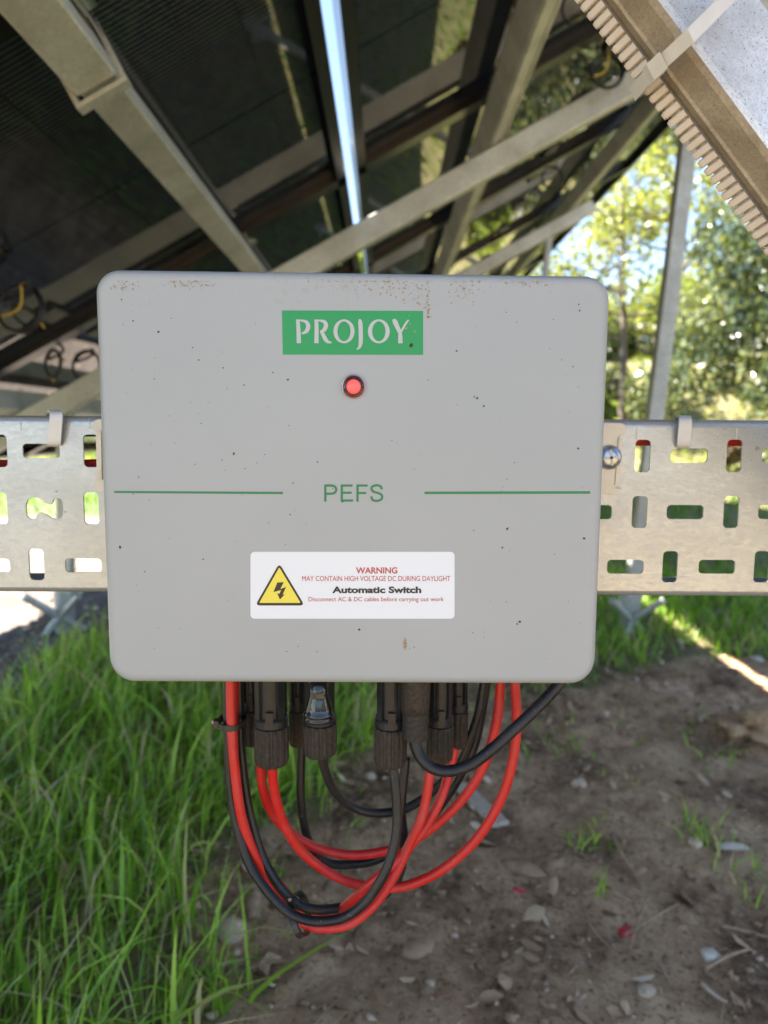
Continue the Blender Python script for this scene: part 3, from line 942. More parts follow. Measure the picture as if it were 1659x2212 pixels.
# R
letter([[(582, 152, 4), (590, 156, 20), (594, 175, 25), (595, 230, 26), (594, 303, 28)],
        smooth_cl([(588, 157, 10), (615, 158, 13), (645, 166, 22), (655, 190, 28), (643, 218, 24), (618, 232, 14)]),
        smooth_cl([(618, 228, 10), (632, 240, 22), (648, 272, 26), (665, 293, 20), (692, 300, 8)])])
letter([], [(771, 227, 68, 77, 42, 64)])
letter([smooth_cl([(866, 152, 3), (872, 158, 22), (877, 185, 27), (879, 260, 27), (878, 300, 25), (871, 328, 18), (853, 344, 7)])])
letter([], [(995, 227, 70, 77, 43, 64)])
letter([smooth_cl([(1083, 154, 8), (1096, 162, 30), (1112, 195, 28), (1131, 236, 24)]),
        smooth_cl([(1187, 154, 10), (1172, 172, 14), (1152, 205, 14), (1133, 238, 14)]),
        [(1132, 228, 22), (1133, 260, 27), (1134, 304, 30)]])
# text from the built-in font, fitted to its place
def text(name, body, x0, y0, x1, y1, mat, parent, lift, bold=0.0, sub_y=None):
    cu = bpy.data.curves.new(name, 'FONT'); cu.body = body; cu.size = 1; cu.offset = bold; cu.resolution_u = 4
    tmp = bpy.data.objects.new(name + '_tmp', cu); COL.objects.link(tmp)
    dg = bpy.context.evaluated_depsgraph_get()
    me = bpy.data.meshes.new_from_object(tmp.evaluated_get(dg))
    bpy.data.objects.remove(tmp); bpy.data.curves.remove(cu)
    co = np.array([v.co[:] for v in me.vertices]); mn, mx_ = co.min(0), co.max(0)
    for v in me.vertices:
        u = (v.co.x - mn[0]) / (mx_[0] - mn[0]); t = (v.co.y - mn[1]) / (mx_[1] - mn[1])
        v.co = W(x0 + (x1 - x0) * u, y1 + (y0 - y1) * t, YF - lift)
    me.name = name; me.materials.clear(); me.materials.append(mat)
    return link(name, me, parent)
pe = MB()
def stroke(cl, i):
    v, f = ribbon(cl, 0.00016 + 0.00002 * i, None, None, None); pe.add(v, f)
w_ = 15
stroke([(651, 1212, w_), (651, 1322, w_)], 0)
stroke(smooth_cl([(651, 1219, w_), (690, 1219, w_), (712, 1226, w_), (721, 1245, w_), (712, 1264, w_), (690, 1271, w_), (651, 1271, w_)], 5), 1)
stroke([(757, 1212, w_), (757, 1322, w_)], 0)
for yy, xe in ((1219, 826), (1265, 820), (1315, 829)): stroke([(757, yy, w_ - 1), (xe, yy, w_ - 1)], 1)
stroke([(858, 1212, w_), (858, 1322, w_)], 0)
for yy, xe in ((1219, 923), (1267, 914)): stroke([(858, yy, w_ - 1), (xe, yy, w_ - 1)], 1)
stroke(smooth_cl([(1015, 1243, w_), (1006, 1224, w_), (980, 1217, w_), (954, 1225, w_), (948, 1243, w_), (962, 1259, w_), (990, 1267, w_), (1012, 1279, w_), (1016, 1297, w_), (1004, 1312, w_), (980, 1317, w_), (955, 1311, w_), (946, 1288, w_)], 5), 0)
mesh_obj('model_lettering', pe.v, pe.f, M['green2'], box)
flat('green_line', [(247, 1060.5), (611, 1062.5), (611, 1067.5), (247, 1065)], 0.00012, M['green2'], box)
flat('green_line', [(917, 1062), (1275, 1061), (1275, 1066.5), (917, 1067.5)], 0.00012, M['green2'], box)
# sticker
st = flat('warning_sticker', rr_px(541, 1192, 982, 1336.5, 9), 0.00018, M['sticker'], box, 0.00016)
def tri_round(pts, r, n=5):
    out = []
    m = len(pts)
    for i in range(m):
        p = Vector(pts[i]); a = Vector(pts[i - 1]); b = Vector(pts[(i + 1) % m])
        da = (a - p).normalized(); db = (b - p).normalized()
        p0 = p + da * r; p1 = p + db * r
        for k in range(n + 1):
            t = k / n; q = p0 * (1 - t) ** 2 + p * 2 * t * (1 - t) + p1 * t * t
            out.append((q.x, q.y))
    return out
flat('triangle_border', tri_round([C8(355, 1718), C8(518, 1990), C8(200, 1990)], 11), 0.00028, M['black_ink'], st)
flat('triangle_field', tri_round([C8(355, 1745), C8(492, 1973), C8(226, 1973)], 3), 0.00036, M['yellow'], st)
flat('lightning_bolt', [C8(*p) for p in ((342, 1842), (384, 1840), (362, 1884), (399, 1870), (377, 1920), (391, 1918), (359, 1951), (341, 1911), (356, 1915), (367, 1890), (317, 1904))][::1], 0.00044, M['black_ink'], st)
def t8(name, body, x0, y0, x1, y1, mat, bold=0.0):
    a = C8(x0, y0); b = C8(x1, y1)
    return text(name, body, a[0], a[1], b[0], b[1], mat, st, 0.0003, bold)
t8('warning_word', 'WARNING', 848, 1744, 1114, 1785, M['red_ink'], 0.022)
t8('voltage_text', 'MAY CONTAIN HIGH VOLTAGE DC DURING DAYLIGHT', 502, 1800, 1455, 1833, M['red_ink'], 0.0)
t8('switch_text', 'Automatic Switch', 695, 1867, 1268, 1911, M['black_ink'], 0.040)
t8('disconnect_text', 'Disconnect AC & DC cables before carrying out work', 543, 1935, 1413, 1972, M['red_ink'], 0.0)
# indicator light
lc = W(764, 835.5, YF)
ind = MB(); ind.lathe(lc, [(25.6 * FM, 0), (25.6 * FM, 0.0009), (24.4 * FM, 0.0014), (23.0 * FM, 0.0012), (22.6 * FM, 0.0004)], 40, 'Y')
indo = ind.build('indicator_light', M['chrome'], box)
i2 = MB(); i2.lathe(lc, [(22.8 * FM, 0.0003), (22.5 * FM, 0.0011), (17 * FM, 0.0016), (15.4 * FM, 0.0010)], 40, 'Y'); i2.build('bezel', M['cap'], indo)
ml, nt, b = new_mat('red lens'); b.inputs['Base Color'].default_value = (0.75, 0.05, 0.045, 1); b.inputs['Roughness'].default_value = 0.3
b.inputs['Emission Color'].default_value = (1.0, 0.09, 0.08, 1); b.inputs['Emission Strength'].default_value = 0.16
i3 = MB(); i3.lathe(lc, [(15.2 * FM, 0.0009), (14.8 * FM, 0.0018), (12 * FM, 0.0025), (7 * FM, 0.0029), (1 * FM, 0.0030)], 32, 'Y'); i3.build('lens', ml, indo, smooth=True)
# dirt specks on the lid
random.seed(21)
mb = MB()
fixed = [(888, 746, 4.4), (776, 1360, 2.6), (1096, 1142, 2.2), (1262, 1163, 2.4), (1249, 969, 2.0), (259, 1182, 2.4), (875, 1389, 3.3), (875, 1383, 2.0), (875, 1396, 2.8), (342, 717, 2.0), (505, 980, 2.2), (1031, 860, 2.2), (1045, 877, 1.8), (1123, 1343, 2.2), (1117, 1348, 1.6), (1085, 1183, 1.6), (627, 1112, 1.6), (527, 832, 1.6), (622, 820, 2.0), (986, 758, 1.8), (1252, 671, 1.6), (686, 998, 1.4)]
def blob(mb, x, y, r, el, ang, lift):
    n = 7; pts = []
    for k in range(n):
        a = 2 * math.pi * k / n; rr = r * random.uniform(0.75, 1.2)
        ex, ey = rr * math.cos(a) * el, rr * math.sin(a)
        pts.append(W(x + ex * math.cos(ang) - ey * math.sin(ang), y + ex * math.sin(ang) + ey * math.cos(ang), YF - lift))
    ctr = W(x, y, YF - lift - 0.0002)
    mb.add(pts + [ctr], [(k, (k + 1) % n, n) for k in range(n)])
for x, y, r in fixed: blob(mb, x, y, r, random.uniform(1, 1.5), random.uniform(0, 3), 0.00018)
for i in range(150):
    x = random.uniform(262, 1270); y = random.uniform(625, 1445)
    if 595 < x < 925 and 655 < y < 780: continue
    if 530 < x < 992 and 1180 < y < 1345: continue
    if random.random() < 0.4 and x > 700: continue
    blob(mb, x, y, random.choice((0.6, 0.7, 0.8, 1.0, 1.0, 1.4)), random.uniform(1, 1.8), random.uniform(0, 3), 0.00006)
mb.build('dirt_specks', M['speck'], box, kind='stuff')
mb = MB()
for cx, cy, sx, sy, n in ((410, 612, 45, 10, 70), (270, 615, 25, 14, 25), (840, 620, 60, 14, 60), (1005, 625, 35, 22, 70), (925, 650, 4, 40, 40), (905, 640, 40, 25, 40), (1140, 612, 60, 8, 40), (780, 605, 90, 4, 40), (890, 700, 22, 30, 14)):
    for i in range(n):
        x = random.gauss(cx, sx * 0.6); y = max(608, random.gauss(cy, sy * 0.6))
        blob(mb, x, y, 0.4 + 1.6 * random.random() ** 3, random.uniform(1, 2.5), random.uniform(0, 3), 0.00020)
mb.build('dirt_stain', M['rust'], box, kind='stuff')
# drip below the sticker
flat('dirt_drip', [(875, 1376), (877.5, 1386), (879, 1396), (876, 1404), (872, 1400), (871, 1390)], 0.0003, M['rust'], box)

# mounting tabs
def tab(side):
    if side > 0:
        pts = [(1285, 913), (1342, 914), (1350, 918), (1352, 925), (1351, 938), (1337, 938), (1337, 944), (1344, 944), (1339, 1048), (1329, 1048), (1329, 1055), (1342, 1055), (1341, 1062), (1336, 1066), (1285, 1067)]
    else:
        pts = [(250, 903), (212, 906), (204, 909), (199, 918), (199, 929), (206, 930), (211, 932), (211, 1036), (206, 1040), (206, 1052), (210, 1059), (219, 1062), (250, 1061)]
    thick = 0.0016
    yy = YT - 0.0026
    a = [W(x, y, yy) for x, y in pts]; b_ = [p + Vector((0, thick, 0)) for p in a]; n = len(pts)
    mb = MB(); mb.add(a + b_, [tuple(range(n)), tuple(range(n, 2 * n))[::-1]] + [(i, i + n, (i + 1) % n + n, (i + 1) % n) for i in range(n)])
    o = mb.build('mounting_tab', M['tab'], box)
    if side > 0:
        m2 = MB(); p0 = W(1337, 944, yy - 0.0005); p1 = W(1329, 1048, yy - 0.0005)
        m2.tube([p0, p1], 0.0003, 6); m2.build('pressed_edge', M['beam'], o)
    else:
        m2 = MB(); p0 = W(214, 932, yy - 0.0004); p1 = W(216, 1036, yy - 0.0004)
        m2.box((p0 + p1) / 2, p1 - p0, (1, 0, 0), (0, 1, 0), (p1 - p0).length / 2, 0.0014, 0.0010); m2.build('pressed_edge', M['tab'], o)
    return o
tr_o = tab(1); tab(-1)
sc_ = W(1316, 988, YT - 0.0030); q = YT / F_PX
mb = MB(); mb.lathe(sc_, [(26 * q, 0), (26 * q, 0.0008), (22 * q, 0.0026), (14 * q, 0.0037), (3 * q, 0.0040)], 28, 'Y')
screw = mb.build('screw', M['screw'], tr_o, smooth=True)
mb = MB()
for ang in (8, 98):
    d = Vector((math.cos(R(ang)), 0, math.sin(R(ang))))
    mb.box(sc_ + Vector((0, -0.0038, 0)), d, d.cross(Vector((0, 1, 0))), (0, 1, 0), 17 * q, 2.6 * q, 0.0004)
mb.build('cross_recess', M['tie2'], screw)
mb = MB()
s_l = W(214, 984, YT - 0.003)

# ------------------------------------------------------------------ connectors under the box
C5 = lambda x, y: (414.7 + x * 0.5, 1434.2 + y * 0.5)
def connector(x0, x1, ytop, ycollar, ybot, Y, label, shiny=False, angle=0.0):
    """measured in crop units of the lower detail"""
    q = Y / F_PX
    a = C5((x0 + x1) / 2, ytop); b = C5((x0 + x1) / 2, ybot); m_ = C5(0, ycollar)
    top = W(a[0], a[1], Y); bot = W(b[0], b[1], Y); col = W(a[0], m_[1], Y)
    r = (x1 - x0) / 2 * 0.5 * q
    t = thing('cable_connector', bot, label, 'connector', 'black cable connectors under the box')
    c = Vector((top.x, Y, 0))
    hz = top.z; hc = col.z; hb = bot.z
    # threaded body with a rounded shoulder and raised rails
    mb = MB(); mb.lathe(c, [(r * 0.86, hc + 0.0), (r * 0.86, hc + 0.003), (r * 0.80, hc + 0.0035), (r * 0.80, hz + 0.012)], 28)
    body = mb.build('body', M['blackp'], t, smooth=False)
    rails = MB()
    for k in range(4):
        an = R(45 + 90 * k + angle)
        d = Vector((math.cos(an), math.sin(an), 0)); s = Vector((-d.y, d.x, 0))
        rails.box(c + d * r * 0.86 + Vector((0, 0, (hz + 0.012 + hc + 0.004) / 2)), s, (0, 0, 1), d, r * 0.20, (hz + 0.012 - hc - 0.004) / 2, r * 0.12)
    rails.build('guide_rail', M['blackp'], body)
    col_ = MB(); col_.lathe(c, [(r * 0.90, hc - 0.0015), (r * 0.99, hc - 0.0005), (r * 0.99, hc + 0.0030), (r * 0.90, hc + 0.0042)], 32)
    # small step of the latch
    col_.box(c + Vector((r * 0.05, -r * 0.93, hc + 0.0060)), (1, 0, 0), (0, 0, 1), (0, 1, 0), r * 0.22, 0.0028, r * 0.08)
    col_.build('collar', M['blackp'], t)
    # ribbed nut
    n = 96; vs = []; fs = []
    lv = [(0.93, hc - 0.0018, 0.4), (1.0, hc - 0.0030, 1), (1.0, hb + 0.0030, 1), (0.93, hb + 0.0008, 0.6), (0.80, hb, 0), (0.45, hb + 0.0002, 0)]
    for (fr, z, fl) in lv:
        for k in range(n):
            a_ = 2 * math.pi * k / n
            g = 1 if (math.cos(13 * a_) > 0.25) else 0
            rr = r * fr * (1 - 0.085 * g * fl)
            vs.append(c + Vector((rr * math.cos(a_), rr * math.sin(a_), z)))
    for i in range(len(lv) - 1):
        for k in range(n):
            kk_ = (k + 1) % n
            fs.append((i * n + k, i * n + kk_, (i + 1) * n + kk_, (i + 1) * n + k))
    fs.append(tuple(range(n))); fs.append(tuple((len(lv) - 1) * n + k for k in range(n))[::-1])
    m2 = MB(); m2.add(vs, fs); m2.build('nut', M['nut'], t)
    return t
connector(210, 300, 60, 185, 345, 0.392, 'leftmost connector, half hidden behind the nearer one with the red cables')
connector(262, 418, 60, 252, 430, 0.368, 'largest front connector at the left, two red cables leaving its ribbed nut')
connector(415, 500, 60, 190, 350, 0.398, 'dark connector set back between the two left front ones')
connector(475, 628, 60, 240, 390, 0.368, 'front connector carrying the glossy black stopper')
connector(785, 935, 60, 255, 432, 0.366, 'front connector right of the open middle space, black cables leaving it')
connector(1015, 1135, 60, 250, 415, 0.376, 'connector right of the tapered rubber gland')
connector(1100, 1198, 60, 190, 355, 0.394, 'rightmost connector, set back')
# glossy stopper in front of the fourth connector
a = C5(548, 215); c = W(a[0], a[1], 0.352); q = 0.352 / F_PX * 0.5
pz = lambda y: (215 - y) * q
mb = MB(); mb.lathe(c, [(60 * q, pz(245)), (68 * q, pz(240)), (68 * q, pz(228)), (60 * q, pz(222)), (68 * q, pz(216)), (68 * q, pz(208)), (62 * q, pz(200)), (60 * q, pz(180)), (46 * q, pz(140)), (42 * q, pz(118)), (42 * q, pz(70)), (30 * q, pz(60))], 40)
tag(mb.build('blanking_stopper', M['cap'], smooth=True), 'glossy black tapered stopper fitted on the second front connector', 'stopper')
# rubber gland
a = C5(966, 80); top = W(a[0], a[1] - 12, 0.357); b_ = C5(966, 322); bt = W(b_[0], b_[1], 0.357)
q = 0.357 / F_PX * 0.5; L = top.z - bt.z
pr = [(20 * q, 0), (52 * q, 0.0004)]
z = 0.0004
for i in range(9):
    pr += [(59 * q, z + 0.0004), (60 * q, z + 0.0011), (56 * q, z + 0.0013)]; z += 0.0016
pr += [(62 * q, z), (66 * q, L * 0.62), (68 * q, L), (60 * q, L + 0.002)]
mb = MB(); mb.lathe(Vector((top.x, 0.357, bt.z)), pr, 32)
gl = mb.build('rubber_gland', M['nut'], smooth=True); tag(gl, 'tapered rubber gland with ridged lower end in the middle of the connectors', 'gland')
# stray pale droplets of dirt
CBL = [
 ('black_cable', M['blk'], 'outer black cable of the left bundle, sweeping lowest and up into the middle connector', 0.0026,
  [(155, 40, .374), (155, 240, .372), (160, 450, .370), (180, 640, .368), (232, 830, .364), (305, 955, .360), (400, 1060, .356), (480, 1102, .354), (570, 1112, .353), (670, 1088, .353), (765, 1010, .353), (838, 890, .354), (880, 750, .357), (884, 600, .361), (866, 425, .366)]),
 ('red_cable', M['red'], 'red cable at the front of the left bundle, lowest loop of the tangle', 0.0027,
  [(168, 40, .370), (170, 240, .368), (185, 450, .366), (212, 650, .366), (268, 820, .368), (340, 950, .370), (430, 1070, .368), (500, 1128, .362), (590, 1140, .360), (690, 1118, .360), (790, 1035, .362), (870, 920, .366), (935, 790, .370), (985, 680, .371), (1015, 560, .373), (1035, 400, .376)]),
 ('black_cable', M['blk'], 'inner black cable of the left bundle, passing through the lower tie', 0.0026,
  [(205, 40, .382), (208, 240, .380), (215, 400, .378), (240, 600, .376), (292, 800, .372), (360, 935, .368), (445, 1030, .366), (540, 1062, .368), (650, 1052, .374), (770, 1030, .380), (860, 970, .384), (905, 880, .384), (915, 750, .382), (905, 620, .380), (925, 400, .382)]),
 ('red_cable', M['red'], 'red cable behind the front one, rising into the rightmost connector', 0.0027,
  [(185, 40, .380), (186, 240, .379), (200, 450, .378), (240, 680, .380), (300, 850, .382), (390, 970, .384), (480, 1060, .384), (590, 1095, .378), (680, 1030, .370), (770, 950, .366), (850, 880, .366), (930, 800, .372), (1010, 700, .378), (1075, 580, .382), (1115, 450, .388), (1138, 340, .392)]),
 ('red_cable', M['red'], 'inner red loop from the left connector, sagging to mid height', 0.0027,
  [(298, 420, .372), (305, 530, .378), (345, 640, .384), (425, 730, .388), (540, 795, .392), (680, 825, .394), (820, 812, .394), (940, 770, .392), (1060, 690, .390), (1180, 570, .388), (1265, 430, .386), (1312, 270, .384), (1328, 160, .384), (1335, 30, .384)]),
 ('red_cable', M['red'], 'wide outer red loop from the left connector to the far right', 0.0027,
  [(345, 420, .366), (358, 560, .370), (398, 690, .374), (470, 805, .378), (580, 895, .381), (700, 948, .382), (850, 968, .382), (980, 940, .381), (1120, 860, .380), (1250, 730, .379), (1345, 560, .378), (1392, 380, .378), (1402, 220, .378), (1392, 30, .378)]),
 ('black_cable', M['blk'], 'scuffed black cable falling from behind the stopper and sagging behind the red loops', 0.0026,
  [(475, 330, .400), (470, 560, .400), (490, 720, .401), (530, 810, .402), (600, 862, .403), (700, 865, .404), (800, 845, .404), (930, 770, .404), (1060, 630, .402), (1160, 480, .400), (1230, 320, .398), (1282, 30, .396)]),
 ('black_cable', M['blk'], 'black cable curving from the stoppered connector to the right', 0.0026,
  [(558, 370, .370), (572, 450, .376), (610, 540, .382), (680, 610, .388), (770, 642, .392), (860, 640, .395), (950, 612, .397), (1050, 540, .398), (1150, 430, .396), (1205, 310, .394), (1240, 200, .392), (1268, 30, .392)]),
 ('black_cable', M['blk'], 'thick black cable bending from the rubber gland out to the right edge of the box', 0.0031,
  [(958, 300, .357), (968, 360, .356), (1000, 420, .354), (1050, 455, .353), (1120, 462, .352), (1210, 432, .353), (1300, 365, .354), (1400, 275, .356), (1500, 180, .359), (1570, 105, .361), (1640, 20, .363)]),
]
for nm, mt, lb, r, pts in CBL:
    cable(nm, [W(*C5(x, y), Y) for x, y, Y in pts], r, mt, lb, 'cable', 'cables looping below the box', 7, 12)
def ring_tie(px, py, Y, rx, rz, tilt, label):
    c = W(px, py, Y); vs = []; fs = []; n = 28
    ax = Vector((math.cos(tilt), 0, -math.sin(tilt))); ay = Vector((0, 1, 0)); up = ax.cross(ay)
    for k in range(n):
        a = 2 * math.pi * k / n
        for (s, h) in ((1, -1), (1, 1), (0.88, 1), (0.88, -1)):
            vs.append(c + ax * (rx * s * math.cos(a)) + ay * (rz * s * math.sin(a)) + up * 0.0017 * h)
    for k in range(n):
        k2 = (k + 1) % n
        for j in range(4):
            j2 = (j + 1) % 4
            fs.append((k * 4 + j, k2 * 4 + j, k2 * 4 + j2, k * 4 + j2))
    mb = MB(); mb.add(vs, fs)
    t = thing('cable_tie', c, label, 'cable tie', 'black cable ties round the bundle')
    mb.build('strap', M['tieb'], t)
    mb = MB(); mb.box(c - ax * rx * 1.02 + Vector((0, -0.003, 0)), ax, up, ay, 0.0012, 0.0020, 0.0022); mb.build('head', M['tieb'], t)
    mb = MB(); mb.tube([c - ax * rx, c - ax * (rx + 0.002) + Vector((0, -0.004, 0.001))], 0.0009, 6); mb.build('tail', M['twig'], t)
a = C5(168, 247); ring_tie(a[0] + 3, a[1], 0.375, 0.0078, 0.0105, 0.0, 'black cable tie round the left bundle just under the box')
a = C5(468, 1080); ring_tie(a[0], a[1], 0.365, 0.0095, 0.0150, R(62), 'black cable tie at the lowest bend of the bundle')

# ------------------------------------------------------------------ grass
def blades(name, P, H, Wd, lean, az, tips, mat, label, cat='grass', seg=4):
    """P (n,3) base; H height; Wd width; lean horizontal reach; az direction; one mesh"""
    n = len(P)
    lev = np.linspace(0, 1, seg + 1)
    face_dir = rng.uniform(0, 2 * math.pi, n)
    side = np.stack([np.cos(face_dir), np.sin(face_dir), np.zeros(n)], 1)
    d = np.stack([np.cos(az), np.sin(az), np.zeros(n)], 1)
    V_ = np.zeros((n, 2 * seg + 1, 3))
    for i, t in enumerate(lev):
        c = P + d * (lean * t ** 2.0)[:, None]
        c[:, 2] += H * (t - tips * t ** 3)
        w = Wd * (1 - t ** 2.2) * (0.55 + 0.45 * min(1, t * 4 + 0.2)) / 2
        if i < seg:
            V_[:, 2 * i] = c - side * w[:, None]; V_[:, 2 * i + 1] = c + side * w[:, None]
        else:
            V_[:, 2 * i] = c
    nv = 2 * seg + 1
    base = (np.arange(n) * nv)[:, None]
    quads = np.array([[2 * i, 2 * i + 1, 2 * i + 3, 2 * i + 2] for i in range(seg - 1)])
    tri = np.array([2 * seg - 2, 2 * seg - 1, 2 * seg])
    loops = []
    per = np.concatenate([quads.reshape(-1), tri])
    allidx = (base + per[None, :]).astype(np.int32).reshape(-1)
    me = bpy.data.meshes.new(name)
    me.vertices.add(n * nv); me.vertices.foreach_set('co', V_.reshape(-1).astype(np.float32))
    me.loops.add(len(allidx)); me.loops.foreach_set('vertex_index', allidx)
    counts = np.tile(np.array([4] * (seg - 1) + [3]), n)
    starts = np.concatenate([[0], np.cumsum(counts)[:-1]]).astype(np.int32)
    me.polygons.add(len(counts)); me.polygons.foreach_set('loop_start', starts)
    me.update(calc_edges=True); me.validate()
    me.polygons.foreach_set('use_smooth', np.ones(len(counts), bool))
    a = me.attributes.new('rnd', 'FLOAT', 'POINT')
    a.data.foreach_set('value', np.repeat(rng.uniform(0, 1, n), nv).astype(np.float32))
    me.materials.append(mat)
    o = bpy.data.objects.new(name, me); COL.objects.link(o)
    return tag(o, label, cat, kind='stuff')

def scatter(n, x0, x1, y0, y1, thr=0.4, clump=0):
    out = []
    tries = 0
    while len(out) < n and tries < n * 12:
        tries += 1
        x = random.uniform(x0, x1); y = random.uniform(y0, y1)
        t = turf_at(x, y)
        if t < thr or random.random() > t: continue
        if clump:
            c = noise.noise(Vector((x * clump, y * clump, 31)))
            if random.random() > 0.35 + 1.6 * (c + 0.25): continue
        out.append((x, y, hgt(x, y) - 0.003))
    return np.array(out)
random.seed(5)
P = scatter(12000, -1.25, 0.25, 0.45, 2.35, 0.25, 9)
n = len(P)
big = rng.uniform(0, 1, n) ** 2
blades('tall_grass', P, 0.035 + 0.135 * rng.uniform(0, 1, n) ** 1.4, 0.0018 + 0.0075 * big, 0.005 + 0.16 * rng.uniform(0, 1, n) ** 1.5, rng.normal(0.9, 1.6, n), rng.uniform(0, 0.45, n), M['grass'],
       'tall green grass in shade filling the lower left')
P = scatter(6500, 0.05, 1.9, 1.65, 3.3, 0.4, 5)
n = len(P)
blades('grass_patch', P, 0.03 + 0.07 * rng.uniform(0, 1, n), 0.003 + 0.005 * rng.uniform(0, 1, n), rng.uniform(0.01, 0.06, n), rng.uniform(0, 6.3, n), rng.uniform(0, 0.3, n), M['grass'],
       'shorter green grass growing under the tray at the right')
P = scatter(26000, -9, 11, 2.3, 9.5, 0.5)
n = len(P)
blades('lawn', P, rng.uniform(0.05, 0.12, n), rng.uniform(0.009, 0.02, n), rng.uniform(0.01, 0.05, n), rng.uniform(0, 6.3, n), rng.uniform(0, 0.2, n), M['lawn'], 'open green lawn beyond the panels', seg=2)
P = scatter(26000, -20, 26, 9.0, 30, 0.5)
n = len(P)
blades('bank_grass', P, rng.uniform(0.10, 0.28, n), rng.uniform(0.02, 0.06, n), rng.uniform(0.01, 0.08, n), rng.uniform(0, 6.3, n), rng.uniform(0, 0.2, n), M['bush'], 'bright yellow green grass on the far bank', seg=2)
# sparse tufts and dry straw on the bare soil
tp = []
for (px, py, n_, s) in ((1505, 1800, 14, .02), (1515, 1830, 10, .015), (1260, 1830, 14, .02), (1270, 1812, 8, .02), (1360, 1700, 6, .02), (1600, 1880, 14, .03), (1180, 1590, 20, .04), (1200, 1620, 16, .04), (1560, 1640, 12, .03), (1640, 1910, 10, .02), (720, 1760, 16, .05), (700, 1660, 24, .05), (1290, 1950, 4, .01), (560, 1960, 14, .04), (480, 2080, 12, .03), (1100, 1500, 30, .06), (1000, 1520, 20, .05), (1420, 1560, 20, .08)):
    g = G(px, py)
    for i in range(n_):
        x = g.x + random.gauss(0, s); y = g.y + random.gauss(0, s)
        tp.append((x, y, hgt(x, y) - 0.002))
P = np.array(tp); n = len(P)
blades('grass_tufts', P, rng.uniform(0.015, 0.05, n), rng.uniform(0.002, 0.005, n), rng.uniform(0.01, 0.05, n), rng.uniform(0, 6.3, n), rng.uniform(0, 0.3, n), M['grass'], 'sparse small green tufts on the bare soil')
tp = []
for i in range(4200):
    x = random.uniform(-1.1, 1.4); y = random.uniform(0.6, 2.3)
    t = turf_at(x, y)
    if random.random() > (0.25 + 1.5 * t * (1 - t) * 2): continue
    tp.append((x, y, hgt(x, y) + 0.001))
P = np.array(tp); n = len(P)
M['straw'] = leaf_mat('dry straw', [(0.0, (0.20, 0.13, 0.07)), (0.6, (0.44, 0.31, 0.18)), (1.0, (0.62, 0.50, 0.33))], 0.15, 0.6)
blades('dry_straw', P, rng.uniform(0.002, 0.014, n), rng.uniform(0.0012, 0.0032, n), rng.uniform(0.015, 0.085, n), rng.uniform(0, 6.3, n), rng.uniform(0, 0.8, n), M['straw'], 'dry straw and dead grass strewn over soil', seg=3)

# ------------------------------------------------------------------ debris on the soil
def rock_mesh(seed, sx, sy, sz, sub=2, rough=0.25):
    bm = bmesh.new(); bmesh.ops.create_icosphere(bm, subdivisions=sub, radius=1)
    for v in bm.verts:
        k = 1 + rough * noise.noise(v.co * 1.3 + Vector((seed * 3.1, 0, 0))) + rough * 0.5 * noise.noise(v.co * 3 + Vector((seed, 5, 0)))
        v.co = Vector((v.co.x * sx * k, v.co.y * sy * k, v.co.z * sz * k))
    return bm
def rock(name, px, py, sx, sy, sz, mat, label, rot=0.0, group=None, sub=2, cat='stone', rough=0.35):
    g = G(px, py); g.z = hgt(g.x, g.y)
    bm = rock_mesh(px, sx, sy, sz, sub, rough); me = bpy.data.meshes.new(name); bm.to_mesh(me); bm.free(); me.materials.append(mat)
    me.polygons.foreach_set('use_smooth', [True] * len(me.polygons))
    o = bpy.data.objects.new(name, me); o.location = (g.x, g.y, g.z + sz * 0.35); o.rotation_euler = (0, 0, rot); COL.objects.link(o)
    return tag(o, label, cat, group)
rock('stone', 500, 2020, 0.019, 0.026, 0.014, M['stone'], 'rounded tan stone at the edge of the grass, lower left', 0.3)
rock('stone', 548, 1950, 0.013, 0.032, 0.010, M['dry'], 'long brown flaky stone just behind the rounded tan one', 0.2)
rock('stone', 1535, 2062, 0.013, 0.011, 0.007, M['white'], 'smooth cream pebble in the lower right', 0.8)
rock('stone', 1250, 1697, 0.016, 0.012, 0.010, M['stone'], 'pale pointed stone right of the outer red loop', 0.1)
rock('stone', 1580, 1843, 0.028, 0.010, 0.006, M['white'], 'flat white stone chip near the right edge', -0.1)
rock('stone', 1500, 1840, 0.010, 0.012, 0.007, M['stone'], 'small pale stone left of the flat white chip')
rock('stone', 1130, 1878, 0.034, 0.017, 0.009, M['stoned'], 'flat mossy stone half sunk below the red loop', -0.4)
rock('stone', 1632, 1425, 0.024, 0.018, 0.014, M['white'], 'sunlit white stone at the right edge on the light streak', 0)
rock('stone', 1612, 1600, 0.060, 0.05, 0.026, M['ground'], 'brown clod of earth near the right edge', 0.3, rough=1.1, sub=4)
rock('stone', 800, 1680, 0.012, 0.010, 0.007, M['stone'], 'little stone in the gap under the middle connectors', 0)
rock('stone', 900, 2075, 0.022, 0.016, 0.006, M['stoned'], 'flat earthy stone low in the centre', 0.5)
rock('stone', 1395, 2150, 0.012, 0.010, 0.006, M['stone'], 'small greyish pebble near the bottom edge', 0.5)
rock('stone', 390, 2145, 0.014, 0.014, 0.006, M['dry'], 'small brown stone among grass at the bottom left', 0.5)
rock('red_scrap', 1350, 2000, 0.009, 0.009, 0.006, M['redp'], 'crumpled red plastic scrap on the soil', 0, None, 2, 'scrap', 0.9)
rock('red_scrap', 1120, 1925, 0.010, 0.004, 0.003, M['redp'], 'tiny faded red sliver below the flat mossy stone', -0.5, None, 1, 'scrap', 0.7)
